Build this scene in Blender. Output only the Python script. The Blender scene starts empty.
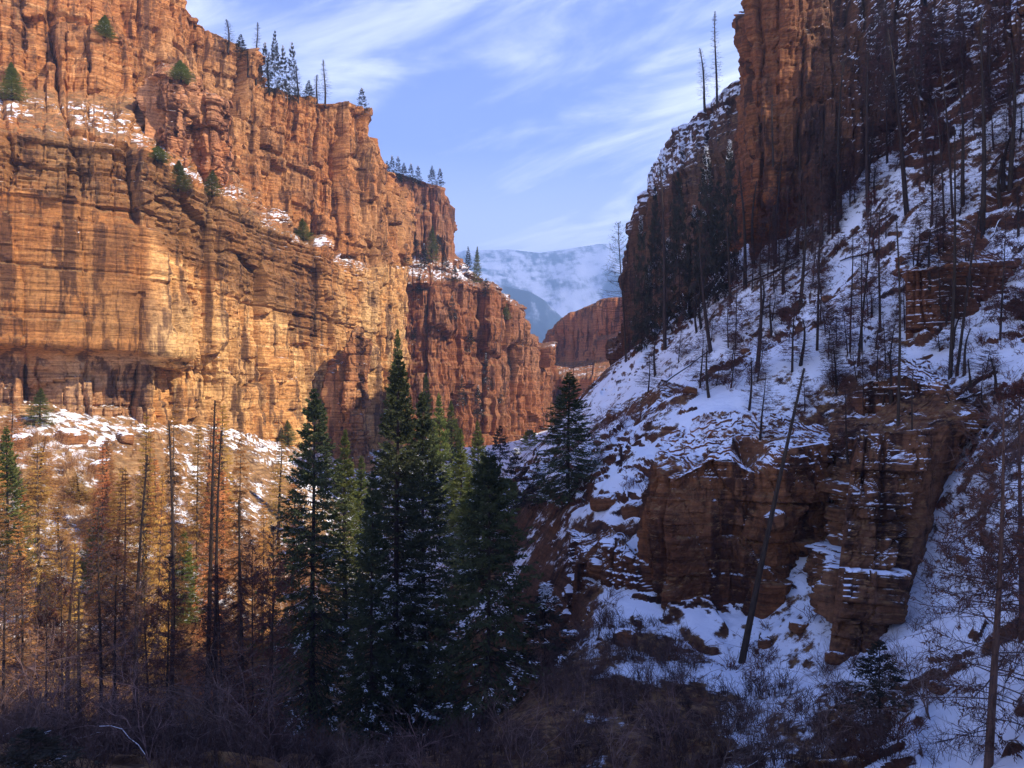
import bpy, math, random
import numpy as np
from mathutils import Vector
rng = np.random.default_rng(11)
random.seed(5)
FOC = 800.0
C = bpy.context.scene.collection
def P(px, py, D):                       # point seen at a pixel, D metres down the canyon
    return np.array([(px-512)*D/FOC, D, (384-py)*D/FOC])

# ------------------------------------------------------------------ noise
def _h(ix, iy, iz, s):
    h = (ix.astype(np.int64)*374761393 + iy.astype(np.int64)*668265263 + iz.astype(np.int64)*1440662683 + s*974711) & 0xFFFFFFFF
    h = ((h ^ (h >> 13))*1274126177) & 0xFFFFFFFF
    h = ((h ^ (h >> 15))*2246822519) & 0xFFFFFFFF
    return ((h ^ (h >> 16)) & 0xFFFFFF)/16777215.0
def hash1(i, s=0):
    i = np.asarray(i); return _h(i, i*0, i*0, s)
def hash2(i, j, s=0):
    return _h(np.asarray(i), np.asarray(j), np.asarray(i)*0, s)
def noise(x, y, z=None, s=0):           # value noise, -1..1
    x, y = np.broadcast_arrays(x, y)
    xi, yi = np.floor(x), np.floor(y); fx, fy = x-xi, y-yi
    fx = fx*fx*(3-2*fx); fy = fy*fy*(3-2*fy)
    if z is None:
        z0 = xi*0
        a = _h(xi, yi, z0, s); b = _h(xi+1, yi, z0, s); c = _h(xi, yi+1, z0, s); d = _h(xi+1, yi+1, z0, s)
        return ((a*(1-fx)+b*fx)*(1-fy) + (c*(1-fx)+d*fx)*fy)*2-1
    zi = np.floor(z); fz = z-zi; fz = fz*fz*(3-2*fz)
    r = 0
    for k, wz in ((0, 1-fz), (1, fz)):
        a = _h(xi, yi, zi+k, s); b = _h(xi+1, yi, zi+k, s); c = _h(xi, yi+1, zi+k, s); d = _h(xi+1, yi+1, zi+k, s)
        r = r + ((a*(1-fx)+b*fx)*(1-fy) + (c*(1-fx)+d*fx)*fy)*wz
    return r*2-1
def fbm(x, y, z=None, o=4, s=0, g=.5):
    r = 0; a = 1; t = 0
    for k in range(o):
        f = 2.03**k
        r = r + a*noise(x*f+k*7.1, y*f+k*3.3, None if z is None else z*f, s+k); t += a; a *= g
    return r/t
def sstep(a, b, x):
    t = np.clip((x-a)/(b-a), 0, 1); return t*t*(3-2*t)

# ------------------------------------------------------------------ meshes
def mesh(name, V, F, mats, mi=None, smooth=False, attrs=None):
    V = np.asarray(V, dtype=np.float32); F = np.asarray(F, dtype=np.int32)
    me = bpy.data.meshes.new(name)
    me.vertices.add(len(V)); me.vertices.foreach_set('co', V.ravel())
    me.loops.add(F.size); me.loops.foreach_set('vertex_index', F.ravel())
    me.polygons.add(len(F)); me.polygons.foreach_set('loop_start', np.arange(len(F), dtype=np.int32)*F.shape[1])
    me.update(calc_edges=True)
    me.polygons.foreach_set('use_smooth', np.full(len(F), smooth))
    for m in mats: me.materials.append(m)
    if mi is not None: me.polygons.foreach_set('material_index', np.asarray(mi, dtype=np.int32))
    for k, a in (attrs or {}).items():
        a = np.asarray(a, dtype=np.float32)
        if a.ndim == 1:
            at = me.attributes.new(k, 'FLOAT', 'POINT'); at.data.foreach_set('value', a)
        else:
            at = me.attributes.new(k, 'FLOAT_VECTOR', 'POINT'); at.data.foreach_set('vector', a.ravel())
    me.update()
    return me
def link(name, me, parent=None, loc=None):
    o = bpy.data.objects.new(name, me); C.objects.link(o)
    if parent: o.parent = parent
    if loc is not None: o.location = loc
    return o
def tag(o, label, cat, group=None):
    o['label'] = label; o['category'] = cat
    if group: o['group'] = group
    return o
def empty(name, loc, label, cat, group=None):
    o = bpy.data.objects.new(name, None); C.objects.link(o); o.location = loc
    o.empty_display_size = .5
    return tag(o, label, cat, group)
def struct(name, me):
    o = link(name, me); o['kind'] = 'structure'; return o
def gridF(nr, nc):
    i = np.arange(nr-1)[:, None]*nc + np.arange(nc-1)[None, :]
    return np.stack([i, i+1, i+nc+1, i+nc], -1).reshape(-1, 4)
class MB:
    def __init__(s): s.V = []; s.F = []; s.M = []; s.n = 0; s.cur = 0
    def add(s, V, F):
        s.V.append(np.asarray(V).reshape(-1, 3)); s.F.append(np.asarray(F)+s.n); s.n += len(s.V[-1]); s.M.append(np.full(len(s.F[-1]), s.cur))
    def kites(s, p, d, l, w, side=None):            # flat narrow leaves: p start, d direction
        n = len(p); l = np.broadcast_to(l, (n,))[:, None]; w = np.broadcast_to(w, (n,))[:, None]
        r = rng.normal(size=(n, 3)) if side is None else side
        sd = np.cross(d, r); sd /= np.linalg.norm(sd, axis=1, keepdims=True)+1e-9
        m = p+d*l*.4
        V = np.stack([p, m+sd*w, p+d*l, m-sd*w], 1)
        s.add(V, np.arange(4*n).reshape(n, 4))
    def tubes(s, Q, R, sides=3):                    # Q (n,k,3) polylines, R (n,k) radii
        Q = np.asarray(Q, float); R = np.asarray(R, float); n, k, _ = Q.shape
        T = np.gradient(Q, axis=1); T /= np.linalg.norm(T, axis=2, keepdims=True)+1e-9
        ref = np.where(np.abs(T[..., 2:3]) > .8, np.array([1., 0, 0]), np.array([0, 0, 1.]))
        A = np.cross(T, ref); A /= np.linalg.norm(A, axis=2, keepdims=True)+1e-9; B = np.cross(T, A)
        an = np.arange(sides)*2*math.pi/sides
        V = Q[:, :, None]+R[:, :, None, None]*(np.cos(an)[:, None]*A[:, :, None]+np.sin(an)[:, None]*B[:, :, None])
        i = np.arange(n)[:, None, None]*k*sides+np.arange(k-1)[None, :, None]*sides
        a = np.arange(sides)[None, None]; b = (a+1) % sides
        s.add(V, np.stack([i+a, i+b, i+sides+b, i+sides+a], -1).reshape(-1, 4))
    def mesh(s, name, mat, smooth=False):
        return mesh(name, np.concatenate(s.V), np.concatenate(s.F), list(mat) if isinstance(mat, (list, tuple)) else [mat], np.concatenate(s.M), smooth)

# ------------------------------------------------------------------ materials
def newmat(name):
    m = bpy.data.materials.new(name); m.use_nodes = True; nt = m.node_tree; nt.nodes.clear()
    return m, nt
class N:
    def __init__(s, nt): s.nt = nt
    def new(s, t, **k):
        n = s.nt.nodes.new(t)
        for a, b in k.items(): setattr(n, a, b)
        return n
    def put(s, sock, v):
        if hasattr(v, 'is_output') or isinstance(v, bpy.types.NodeSocket): s.nt.links.new(v, sock)
        else: sock.default_value = v
    def math(s, op, a, b=0.0, c=0.0, clamp=False):
        n = s.new('ShaderNodeMath', operation=op, use_clamp=clamp)
        for i, v in enumerate((a, b, c)): s.put(n.inputs[i], v)
        return n.outputs[0]
    def noise(s, vec, scale, detail=4, rough=.55, sc=(1, 1, 1), dist=0):
        mp = s.new('ShaderNodeMapping'); s.put(mp.inputs[0], vec); mp.inputs['Scale'].default_value = sc
        n = s.new('ShaderNodeTexNoise'); s.nt.links.new(mp.outputs[0], n.inputs['Vector'])
        n.inputs['Scale'].default_value = scale; n.inputs['Detail'].default_value = detail
        n.inputs['Roughness'].default_value = rough; n.inputs['Distortion'].default_value = dist
        return n.outputs[0]
    def ramp(s, f, stops, interp='LINEAR'):
        n = s.new('ShaderNodeValToRGB'); n.color_ramp.interpolation = interp; s.put(n.inputs[0], f)
        e = n.color_ramp.elements
        while len(e) < len(stops): e.new(.5)
        for i, (p, c) in enumerate(stops):
            e[i].position = p; e[i].color = (*c, 1) if len(c) == 3 else c
        return n.outputs[0]
    def mix(s, f, a, b, mode='MIX'):
        n = s.new('ShaderNodeMix', data_type='RGBA', blend_type=mode); s.put(n.inputs[0], f)
        s.put(n.inputs[6], a if not isinstance(a, tuple) else (*a, 1)); s.put(n.inputs[7], b if not isinstance(b, tuple) else (*b, 1))
        return n.outputs[2]
    def maprange(s, v, a, b, c=0., d=1., smooth=True):
        n = s.new('ShaderNodeMapRange'); n.interpolation_type = 'SMOOTHSTEP' if smooth else 'LINEAR'
        s.put(n.inputs[0], v)
        for i, x in enumerate((a, b, c, d)): s.put(n.inputs[i+1], x)
        return n.outputs[0]
def rock_material():
    m, nt = newmat('layered_rock'); n = N(nt)
    co = n.new('ShaderNodeTexCoord').outputs['Object']
    st = n.noise(co, 1, 8, .78, (.02, .02, .7), .15)
    base = n.ramp(st, [(.26, (.10, .05, .025)), (.38, (.30, .135, .055)), (.46, (.47, .235, .10)), (.52, (.30, .125, .045)), (.58, (.50, .27, .12)), (.66, (.60, .38, .20)), (.76, (.26, .12, .055))])
    big = n.noise(co, .05, 3)
    base = n.mix(n.maprange(big, .4, .65), base, (.44, .26, .13))
    pat = n.noise(co, .11, 5, .65, (1, 1, .6)); base = n.mix(n.maprange(pat, .5, .66, 0, .6), base, (.15, .08, .05))
    streak = n.noise(co, 1, 5, .6, (.45, .45, .035), .4)
    base = n.mix(n.maprange(streak, .5, .61, 0, .88), base, (.09, .045, .03))
    lstreak = n.noise(co, 1, 5, .6, (.6, .6, .05), .2)
    base = n.mix(n.maprange(lstreak, .58, .72, 0, .5), base, (.62, .42, .24))
    fine = n.noise(co, 2.2, 8, .7)
    thin = n.noise(co, 1, 6, .7, (.12, .12, 3.2)); base = n.mix(1.0, base, n.ramp(thin, [(.35, (.55, .5, .47)), (.5, (1, 1, 1)), (.66, (1.3, 1.28, 1.22))]), 'MULTIPLY')
    base = n.mix(1.0, base, n.ramp(fine, [(.3, (.45, .42, .4)), (.5, (.95, .95, .95)), (.7, (1.3, 1.3, 1.3))]), 'MULTIPLY')
    at = n.new('ShaderNodeAttribute', attribute_name='tint').outputs['Vector']
    base = n.mix(1.0, base, at, 'MULTIPLY')
    # dead grass, needles and lichen lying on gentle ground that carries no snow
    geo = n.new('ShaderNodeNewGeometry'); sep = n.new('ShaderNodeSeparateXYZ'); nt.links.new(geo.outputs['Normal'], sep.inputs[0])
    nz = sep.outputs[2]
    gn = n.noise(co, 1.1, 6, .65)
    grass = n.math('MULTIPLY', n.maprange(nz, .45, .75), n.maprange(gn, .42, .6))
    base = n.mix(grass, base, n.ramp(fine, [(.3, (.06, .03, .018)), (.6, (.24, .13, .05)), (.75, (.34, .2, .08))]))
    sa = n.new('ShaderNodeAttribute', attribute_name='snow').outputs['Fac']
    sn = n.noise(co, .8, 8, .72)
    sn2 = n.noise(co, .16, 4, .6)
    f = n.math('ADD', n.math('ADD', nz, n.math('MULTIPLY', n.math('SUBTRACT', sn, .5), 1.3)), n.math('ADD', sa, n.math('MULTIPLY', n.math('SUBTRACT', sn2, .5), .7)))
    f = n.maprange(f, .9, 1.06)
    col = n.mix(f, base, (.82, .85, .92))
    b = n.new('ShaderNodeBsdfPrincipled'); n.put(b.inputs['Base Color'], col)
    n.put(b.inputs['Roughness'], .85); b.inputs['Specular IOR Level'].default_value = .25
    bm = n.new('ShaderNodeBump'); bm.inputs['Strength'].default_value = .8; bm.inputs['Distance'].default_value = .35
    bn = n.noise(co, 1.6, 9, .68, (.8, .8, 3.2))
    hgt = n.math('ADD', n.math('MULTIPLY', bn, n.math('SUBTRACT', 1.0, n.math('MULTIPLY', f, .7))), n.math('MULTIPLY', f, .25))
    nt.links.new(hgt, bm.inputs['Height']); nt.links.new(bm.outputs[0], b.inputs['Normal'])
    o = n.new('ShaderNodeOutputMaterial'); nt.links.new(b.outputs[0], o.inputs[0])
    return m
def simple(name, c1, c2, rough=.8, scale=1.2, sc=(1, 1, 1), trans=0, objvar=.25, mid=None):
    m, nt = newmat(name); n = N(nt)
    co = n.new('ShaderNodeTexCoord').outputs['Object']
    f = n.noise(co, scale, 4, .6, sc)
    stops = [(.35, c1), (.65, c2)] if mid is None else [(.35, c1), (.5, mid), (.65, c2)]
    col = n.ramp(f, stops)
    r = n.new('ShaderNodeObjectInfo').outputs['Random']
    hs = n.new('ShaderNodeHueSaturation'); n.put(hs.inputs['Color'], col)
    n.put(hs.inputs['Value'], n.maprange(r, 0., 1., 1-objvar, 1+objvar, False))
    n.put(hs.inputs['Hue'], n.maprange(n.math('FRACT', n.math('MULTIPLY', r, 7.3)), 0., 1., .5-objvar*.06, .5+objvar*.06, False))
    b = n.new('ShaderNodeBsdfPrincipled'); nt.links.new(hs.outputs[0], b.inputs['Base Color'])
    b.inputs['Roughness'].default_value = rough; b.inputs['Specular IOR Level'].default_value = .2
    o = n.new('ShaderNodeOutputMaterial')
    if trans:
        t = n.new('ShaderNodeBsdfTranslucent'); nt.links.new(hs.outputs[0], t.inputs[0])
        mx = n.new('ShaderNodeMixShader'); mx.inputs[0].default_value = trans
        nt.links.new(b.outputs[0], mx.inputs[1]); nt.links.new(t.outputs[0], mx.inputs[2]); nt.links.new(mx.outputs[0], o.inputs[0])
    else: nt.links.new(b.outputs[0], o.inputs[0])
    return m
ROCK = rock_material()
M_bark = simple('charred_bark', (.018, .012, .01), (.05, .032, .024), scale=3, sc=(4, 4, .6))
M_bark2 = simple('grey_brown_bark', (.05, .03, .02), (.14, .085, .055), scale=3, sc=(4, 4, .6))
M_green = simple('spruce_needles', (.03, .042, .018), (.10, .115, .045), scale=.8, trans=.25)
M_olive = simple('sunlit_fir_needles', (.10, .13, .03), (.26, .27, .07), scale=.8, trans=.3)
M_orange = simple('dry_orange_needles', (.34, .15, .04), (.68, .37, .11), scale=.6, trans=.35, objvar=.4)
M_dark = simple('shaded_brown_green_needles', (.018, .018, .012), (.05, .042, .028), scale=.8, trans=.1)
M_red = simple('dead_red_needles', (.07, .028, .02), (.15, .06, .04), scale=.9, trans=.2)
M_twig = simple('bare_twigs', (.035, .022, .022), (.10, .06, .05), scale=1.5)
M_pale = simple('pale_shrub_bark', (.08, .05, .045), (.26, .17, .14), scale=2)
M_brush = simple('tangled_brush', (.055, .032, .032), (.17, .095, .085), scale=.25)
M_tan = simple('dry_tan_brush', (.28, .14, .05), (.5, .3, .13), scale=.3, trans=.2)
M_snow = simple('settled_snow', (.8, .83, .9), (.88, .9, .93), .6, objvar=0)

# ------------------------------------------------------------------ rock displacement
def rock_disp(u, z, k=1.0, s=0, dip=0.0, vert=1.0, hor=1.0):
    zz = z+dip*u+.6*k*fbm(u/(22*k), z/(30*k), o=3, s=s+1)
    mass = .3+.7*sstep(-.25, .25, fbm(u/(26*k), z/(11*k), o=2, s=s+6)); hor = hor*mass
    d = 2.6*k*(1-np.abs(noise(u/(13*k), z/(55*k), s=s+2))*2)*vert
    d += .7*k*(1-np.abs(noise(u/(4.5*k), z/(20*k), s=s+4))*2)*vert
    d += .9*k*fbm(u/(9*k), z/(9*k), o=4, s=s+3)
    for q, (t, a) in enumerate(((7.5*k, 1.7*k), (2.3*k, .75*k), (.8*k, .27*k))):
        v = zz/t+.12*noise(u/(5*t), z/(9*t), s=s+10+q)
        i = np.floor(v); fr = v-i
        e = np.clip(np.minimum(fr, 1-fr)/.1, 0, 1)
        d += hor*a*((hash1(i, s+20+q)-.5)*2 - .45*(1-e))
        w = t*1.35
        for m in range(2):
            uu = u/(w*(1+m*.8))+hash1(i, s+30+q+m)*17+.3*noise(u/(3*t), z/t, s=s+40+q)
            j = np.floor(uu); fu = uu-j
            e2 = np.clip(np.minimum(fu, 1-fu)/.08, 0, 1)
            d += a*vert*.75*((hash2(i, j, s+50+q+m)-.5)*2 - .4*(1-e2))
    for (w, zl, a, th) in ((6*k, 30*k, 1.8*k, .09), (2.6*k, 14*k, .9*k, .1), (1.2*k, 7*k, .35*k, .12)):
        c = noise(u/w, z/zl, s=s+70+int(w*3))
        d -= vert*a*np.exp(-(c/th)**2)
    d += .2*k*fbm(u/(1.1*k), z/(.7*k), o=3, s=s+90)
    return d
def pillar_disp(u, z, k=1.0, s=0, dip=0.0, vert=1.0, hor=1.0):
    # joint-bounded pillars and slabs with plane, slightly turned faces, cut by thin beds
    zz = z+dip*u+.5*k*fbm(u/(20*k), z/(30*k), o=2, s=s+1)
    d = 1.7*k*fbm(u/(24*k), z/(40*k), o=2, s=s+3)
    for q, (H, W, a) in enumerate(((26*k, 9.5*k, 2.5*k), (11*k, 3.9*k, 1.05*k), (4.2*k, 1.6*k, .42*k), (1.7*k, .8*k, .16*k))):
        uu = u/W+.3*noise(u/(2.2*W), z/(2.5*H), s=s+10+q)+.1*noise(u/(.6*W), z/(.5*W), s=s+14+q)
        j = np.floor(uu); fu = uu-j
        v = zz/H+hash1(j, s+15+q)*5+.1*noise(u/W, z/(.5*H), s=s+18+q); i = np.floor(v); fv = v-i
        ra = hash2(i, j, s+20+q); tl = hash2(i, j, s+25+q)-.5; tz = hash2(i, j, s+28+q)-.5
        eu = np.clip(np.minimum(fu, 1-fu)/.07, 0, 1); ez = np.clip(np.minimum(fv, 1-fv)/.05, 0, 1)
        d += vert*a*((ra-.5)*1.7+tl*2.2*(fu-.5)+tz*1.2*(fv-.5)-.6*(1-eu)-.25*(1-ez))
    for q, (t, a) in enumerate(((7.0*k, .8*k), (2.6*k, .34*k), (1.0*k, .17*k), (.45*k, .09*k))):
        v = zz/t+.06*noise(u/(4*t), z/(4*t), s=s+40+q); i = np.floor(v); fr = v-i
        e = np.clip(np.minimum(fr, 1-fr)/.12, 0, 1)
        brk = .35+.65*sstep(-.3, .3, noise(u/(6*t), i*3.7, s=s+50+q))
        d += hor*brk*a*((hash1(i, s+44+q)-.5)*2-.5*(1-e))
    d += .13*k*fbm(u/(.9*k), z/(.6*k), o=3, s=s+90)
    return d
def resample(A, n):                     # along axis 0 by arc length of mean line
    d = np.linalg.norm(np.diff(A, axis=0), axis=2).mean(1); t = np.r_[0, np.cumsum(d)]
    tt = np.linspace(0, t[-1], n); out = np.empty((n,)+A.shape[1:])
    for i in range(A.shape[1]):
        for c in range(A.shape[2]): out[:, i, c] = np.interp(tt, t, A[:, i, c])
    return out, tt
def smooth0(A, w):
    if w < 1: return A
    ker = np.hanning(2*w+3)[1:-1]; ker /= ker.sum(); pad = np.concatenate([np.repeat(A[:1], w, 0), A, np.repeat(A[-1:], w, 0)])
    return sum(ker[k]*pad[k:k+len(A)] for k in range(2*w+1))
def loft(name, cols, nu, nv, k=1.0, amp=1.0, s=0, dip=0., snow=0., tint=None, smu=3, smv=3, closed=False, vert=1., hor=1., flat=.25, snowf=None, reg=None):
    A = np.array(cols, float)                       # (nc, nr, 3)
    if closed: A = np.concatenate([A, A[:1]])
    A, U = resample(A, nu)
    B, Vv = resample(A.transpose(1, 0, 2), nv)      # (nv, nu, 3)
    B = smooth0(B, smv)
    if closed:
        B = np.concatenate([B[:, -21:-1], B, B[:, 1:21]], 1); B = smooth0(B.transpose(1, 0, 2), smu).transpose(1, 0, 2)[:, 20:-20]
    else: B = smooth0(B.transpose(1, 0, 2), smu).transpose(1, 0, 2)
    du = np.gradient(B, axis=1); dv = np.gradient(B, axis=0)
    nrm = np.cross(du, dv); nrm /= np.linalg.norm(nrm, axis=2, keepdims=True)+1e-9
    hz = np.linalg.norm(nrm[..., :2], axis=2)
    u = np.broadcast_to(U[None, :], B.shape[:2]); z = B[..., 2]
    am = 1.0; sadd = 0.
    if reg is not None:
        am, hm, vm, sadd = reg(B.reshape(-1, 3)); am = am.reshape(B.shape[:2]); hor = hor*hm.reshape(B.shape[:2]); vert = vert*vm.reshape(B.shape[:2])
    if closed: d = rock_disp(u, z+fbm(B[..., 0]/30, B[..., 1]/30, o=2, s=s+5)*2*k, k, s, dip, vert, hor)
    else: d = pillar_disp(u, z, k, s, dip, vert, hor)
    if closed:                                      # blend the seam
        w = np.clip(np.minimum(U, U[-1]-U)/(.6*k), 0, 1)[None]; d = d*w
    n2 = nrm.copy(); n2[..., 2] *= .35; n2 /= np.linalg.norm(n2, axis=2, keepdims=True)+1e-9
    a = am*amp*(flat+(1-flat)*sstep(.35, .85, hz))
    V = B+n2*(d*a)[..., None]
    if closed:
        cl_ = np.r_[0, np.cumsum(np.linalg.norm(np.diff(A.transpose(1, 0, 2), axis=0), axis=2).mean(1))]
        capw = np.maximum(1-sstep(.25, .6, hz), sstep(0, 2.2*k, Vv-cl_[-3])[:, None]); V = B+n2*(d*a*(1-capw))[..., None]; V[..., 2] += capw*(2.2*k*fbm(B[..., 0]/(6*k), B[..., 1]/(6*k), o=5, s=s+7)+.35*k*np.floor(fbm(B[..., 0]/(5*k), B[..., 1]/(5*k), o=3, s=s+8)*4))
    if closed: V[:, -1] = V[:, 0]
    pts = V.reshape(-1, 3)
    tn = np.ones((len(pts), 3)) if tint is None else tint(pts)
    sn = np.full(len(pts), snow) if snowf is None else snowf(pts)
    return struct(name, mesh(name, pts, gridF(nv, nu), [ROCK], attrs={'tint': tn, 'snow': sn+sadd}))
def col(px, *rows):                     # rows (py, D) or (py, D, px)
    return [P(r[2] if len(r) > 2 else px, r[0], r[1]) for r in rows]

# ---- left canyon wall : rows foot, base, mid, ledge front, ledge back, mid, rim, plateau, far plateau
def lcol(px, b, lf, lb, rim, under=0, pl=30, uc=0, side=1):
    h = (b[0]+lf[0])/2; q = min(b[0]-1, 352+.05*px)
    m = (h, (b[1]+lf[1])/2)
    ex = [(b[0], b[1]+uc*.6), (q+(b[0]-q)*.35, b[1]+uc), (q, b[1]+(uc*.35 if uc else 0)), (q-8, b[1]-(1.5 if uc else 0))] if uc else [b, (b[0]*.75+h*.25, b[1]*.75+m[1]*.25), (b[0]*.6+h*.4, b[1]*.6+m[1]*.4), (b[0]*.45+h*.55, b[1]*.45+m[1]*.55)]
    m2 = ((lb[0]+rim[0])/2, (lb[1]+rim[1])/2)
    return col(px, (b[0]+150, b[1]-2), *ex, m, lf, lb, m2, rim, (rim[0]+2, rim[1]+pl, px-side*pl*.6), (rim[0]+30, rim[1]+pl+60, px-side*120))
LIP = ([-400, 0, 95, 146, 185, 235, 265, 300, 340, 370, 400], [124, 130, 140, 152, 184, 205, 225, 240, 262, 272, 262])
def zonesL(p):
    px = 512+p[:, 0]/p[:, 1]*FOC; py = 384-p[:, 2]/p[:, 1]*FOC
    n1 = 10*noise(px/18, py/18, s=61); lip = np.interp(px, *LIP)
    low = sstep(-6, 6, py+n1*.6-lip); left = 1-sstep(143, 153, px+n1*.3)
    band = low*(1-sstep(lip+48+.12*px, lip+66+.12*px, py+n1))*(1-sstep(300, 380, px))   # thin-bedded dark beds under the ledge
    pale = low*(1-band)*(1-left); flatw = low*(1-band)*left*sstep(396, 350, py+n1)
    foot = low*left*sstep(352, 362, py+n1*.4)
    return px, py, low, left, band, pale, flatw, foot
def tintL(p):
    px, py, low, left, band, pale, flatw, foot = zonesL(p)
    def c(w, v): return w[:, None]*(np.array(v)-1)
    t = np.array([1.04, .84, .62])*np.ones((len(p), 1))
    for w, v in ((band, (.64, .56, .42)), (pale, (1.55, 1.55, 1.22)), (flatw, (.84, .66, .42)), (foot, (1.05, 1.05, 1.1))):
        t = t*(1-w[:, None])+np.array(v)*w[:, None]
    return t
def regL(p):
    px, py, low, left, band, pale, flatw, foot = zonesL(p)
    return 1-.35*flatw, 1+.3*flatw-.2*pale+.9*band, 1-.75*flatw-.25*band+.0*pale, 0*px
L = [lcol(-420, (430, 100), (124, 104), (84, 120), (-160, 126), uc=3),
     lcol(-150, (415, 108), (126, 112), (84, 128), (-110, 136), uc=3),
     lcol(0, (400, 116), (130, 118), (82, 137), (-60, 143), uc=3),
     lcol(95, (405, 122), (140, 123), (92, 144), (-38, 151), uc=3),
     lcol(125, (403, 124), (145, 125.5), (98, 149), (-30, 158), uc=3),
     lcol(146, (402, 126), (152, 127.5), (118, 152), (-22, 160), uc=3),
     lcol(185, (405, 137), (184, 138), (150, 160), (2, 167), uc=3),
     lcol(235, (425, 149), (205, 150), (178, 169), (46, 178)),
     lcol(265, (440, 159), (225, 160), (200, 176), (86, 184)),
     lcol(300, (440, 172), (240, 172), (222, 184), (98, 191)),
     lcol(340, (436, 188), (262, 187), (250, 192), (104, 200)),
     lcol(368, (432, 203), (272, 203), (262, 206), (113, 211)),
     lcol(394, (430, 222), (262, 221), (225, 226), (190, 230)),
     lcol(403, (428, 250), (262, 250), (225, 252), (195, 258)),
     lcol(398, (428, 300), (262, 300), (225, 302), (195, 308))]
def snowL(p):
    px = 512+p[:, 0]/p[:, 1]*FOC; py = 384-p[:, 2]/p[:, 1]*FOC
    lip = np.interp(px, [-400, 0, 95, 146, 185, 235, 265, 300, 340, 370], [105, 106, 116, 135, 168, 192, 212, 232, 256, 266])
    return -.12+.27*np.exp(-((py-lip)/16)**2)*sstep(-.8, .2, noise(px/22, py/12, s=62))
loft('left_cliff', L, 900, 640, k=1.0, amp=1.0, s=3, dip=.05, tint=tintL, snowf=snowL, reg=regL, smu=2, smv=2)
def tintB(p):
    return np.tile([.68, .5, .44], (len(p), 1))  # pinkish-brown rock, darkened in the colour to stand for partial shade
def bcol(px, b, lf, lb, rim, pl=40):
    return lcol(px, b, lf, lb, rim, 0, pl)
B_ = [lcol(345, (430, 290), (290, 290), (262, 308), (178, 312)),
      lcol(400, (430, 275), (290, 276), (255, 300), (172, 308)),
      lcol(430, (430, 275), (284, 277), (255, 300), (181, 306)),
      lcol(447, (432, 281), (281, 282), (260, 302), (192, 309)),
      lcol(458, (432, 286), (279, 288), (266, 306), (228, 316)),
      lcol(466, (432, 290), (280, 292), (272, 308), (268, 318)),
      lcol(498, (432, 302), (293, 303), (291, 315), (289, 320)),
      lcol(514, (432, 318), (314, 318), (312, 326), (310, 332)),
      lcol(530, (430, 334), (335, 334), (333, 340), (331, 345)),
      lcol(547, (430, 352), (350, 352), (348, 356), (346, 360)),
      lcol(549, (430, 400), (352, 400), (350, 404), (348, 408))]
loft('far_left_cliff', B_, 420, 340, k=1.25, amp=.95, s=41, dip=.02, hor=.8, vert=1., snowf=lambda p: -.22+.2*np.exp(-((384-p[:, 2]/p[:, 1]*FOC-268)/22)**2)+.22*noise(p[:, 0]/9, p[:, 2]/14, s=9), tint=tintB, smu=2, smv=3)
C_ = [lcol(500, (430, 520), (392, 520), (388, 522), (385, 526), side=-1),
      lcol(535, (430, 430), (365, 430), (358, 438), (352, 442), side=-1),
      lcol(552, (430, 400), (375, 402), (362, 425), (330, 430), side=-1),
      lcol(568, (430, 386), (378, 390), (364, 418), (314, 424), side=-1),
      lcol(600, (430, 376), (376, 380), (362, 405), (298, 410), side=-1),
      lcol(640, (430, 370), (374, 374), (358, 392), (294, 398), side=-1),
      lcol(720, (430, 360), (370, 364), (350, 380), (288, 386), side=-1)]
loft('far_right_cliff', C_, 260, 200, k=1.3, amp=.8, s=77, hor=.8, vert=.8, snow=-.12, tint=lambda p: np.tile([1.0, .72, .62], (len(p), 1)), smu=2, smv=2)
# ---- right side : spur and tall orange cliff that runs on unseen behind the camera
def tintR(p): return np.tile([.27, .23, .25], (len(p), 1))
D_ = [lcol(605, (430, 250), (395, 250), (392, 252), (385, 255), 0, 15, 0, -1),
      lcol(622, (420, 200), (345, 202), (340, 205), (330, 208), 0, 15, 0, -1),
      lcol(634, (410, 178), (250, 180), (245, 182), (235, 186), 0, 15, 0, -1),
      lcol(643, (410, 168), (200, 171), (190, 174), (170, 179), 0, 15, 0, -1),
      lcol(660, (410, 160), (190, 163), (180, 167), (147, 178), 0, 15, 0, -1),
      lcol(700, (400, 152), (185, 156), (160, 162), (112, 175), 0, 15, 0, -1),
      lcol(735, (390, 146), (180, 150), (140, 158), (86, 172), 0, 15, 0, -1),
      lcol(800, (380, 142), (170, 146), (120, 152), (50, 168), 0, 15, 0, -1)]
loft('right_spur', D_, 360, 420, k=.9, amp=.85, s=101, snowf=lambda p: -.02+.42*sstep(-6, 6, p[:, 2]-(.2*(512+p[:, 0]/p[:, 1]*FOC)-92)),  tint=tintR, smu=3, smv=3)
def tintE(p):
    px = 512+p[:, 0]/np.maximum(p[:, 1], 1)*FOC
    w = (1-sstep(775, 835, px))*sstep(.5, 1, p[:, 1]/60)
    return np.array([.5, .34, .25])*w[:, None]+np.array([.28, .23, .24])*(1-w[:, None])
def snowE(p):
    px = 512+p[:, 0]/np.maximum(p[:, 1], 1)*FOC
    return -.2+.62*sstep(790, 880, px)
def ecol(px, b, m, rim, pl=25):
    return col(px, (b[0]+180, b[1]-2), b, m, rim, (rim[0], rim[1]+pl, px+6), (rim[0]+60, rim[1]+pl+40, px+30))
def xyz(*r): return [np.array(v, float) for v in r]
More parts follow.
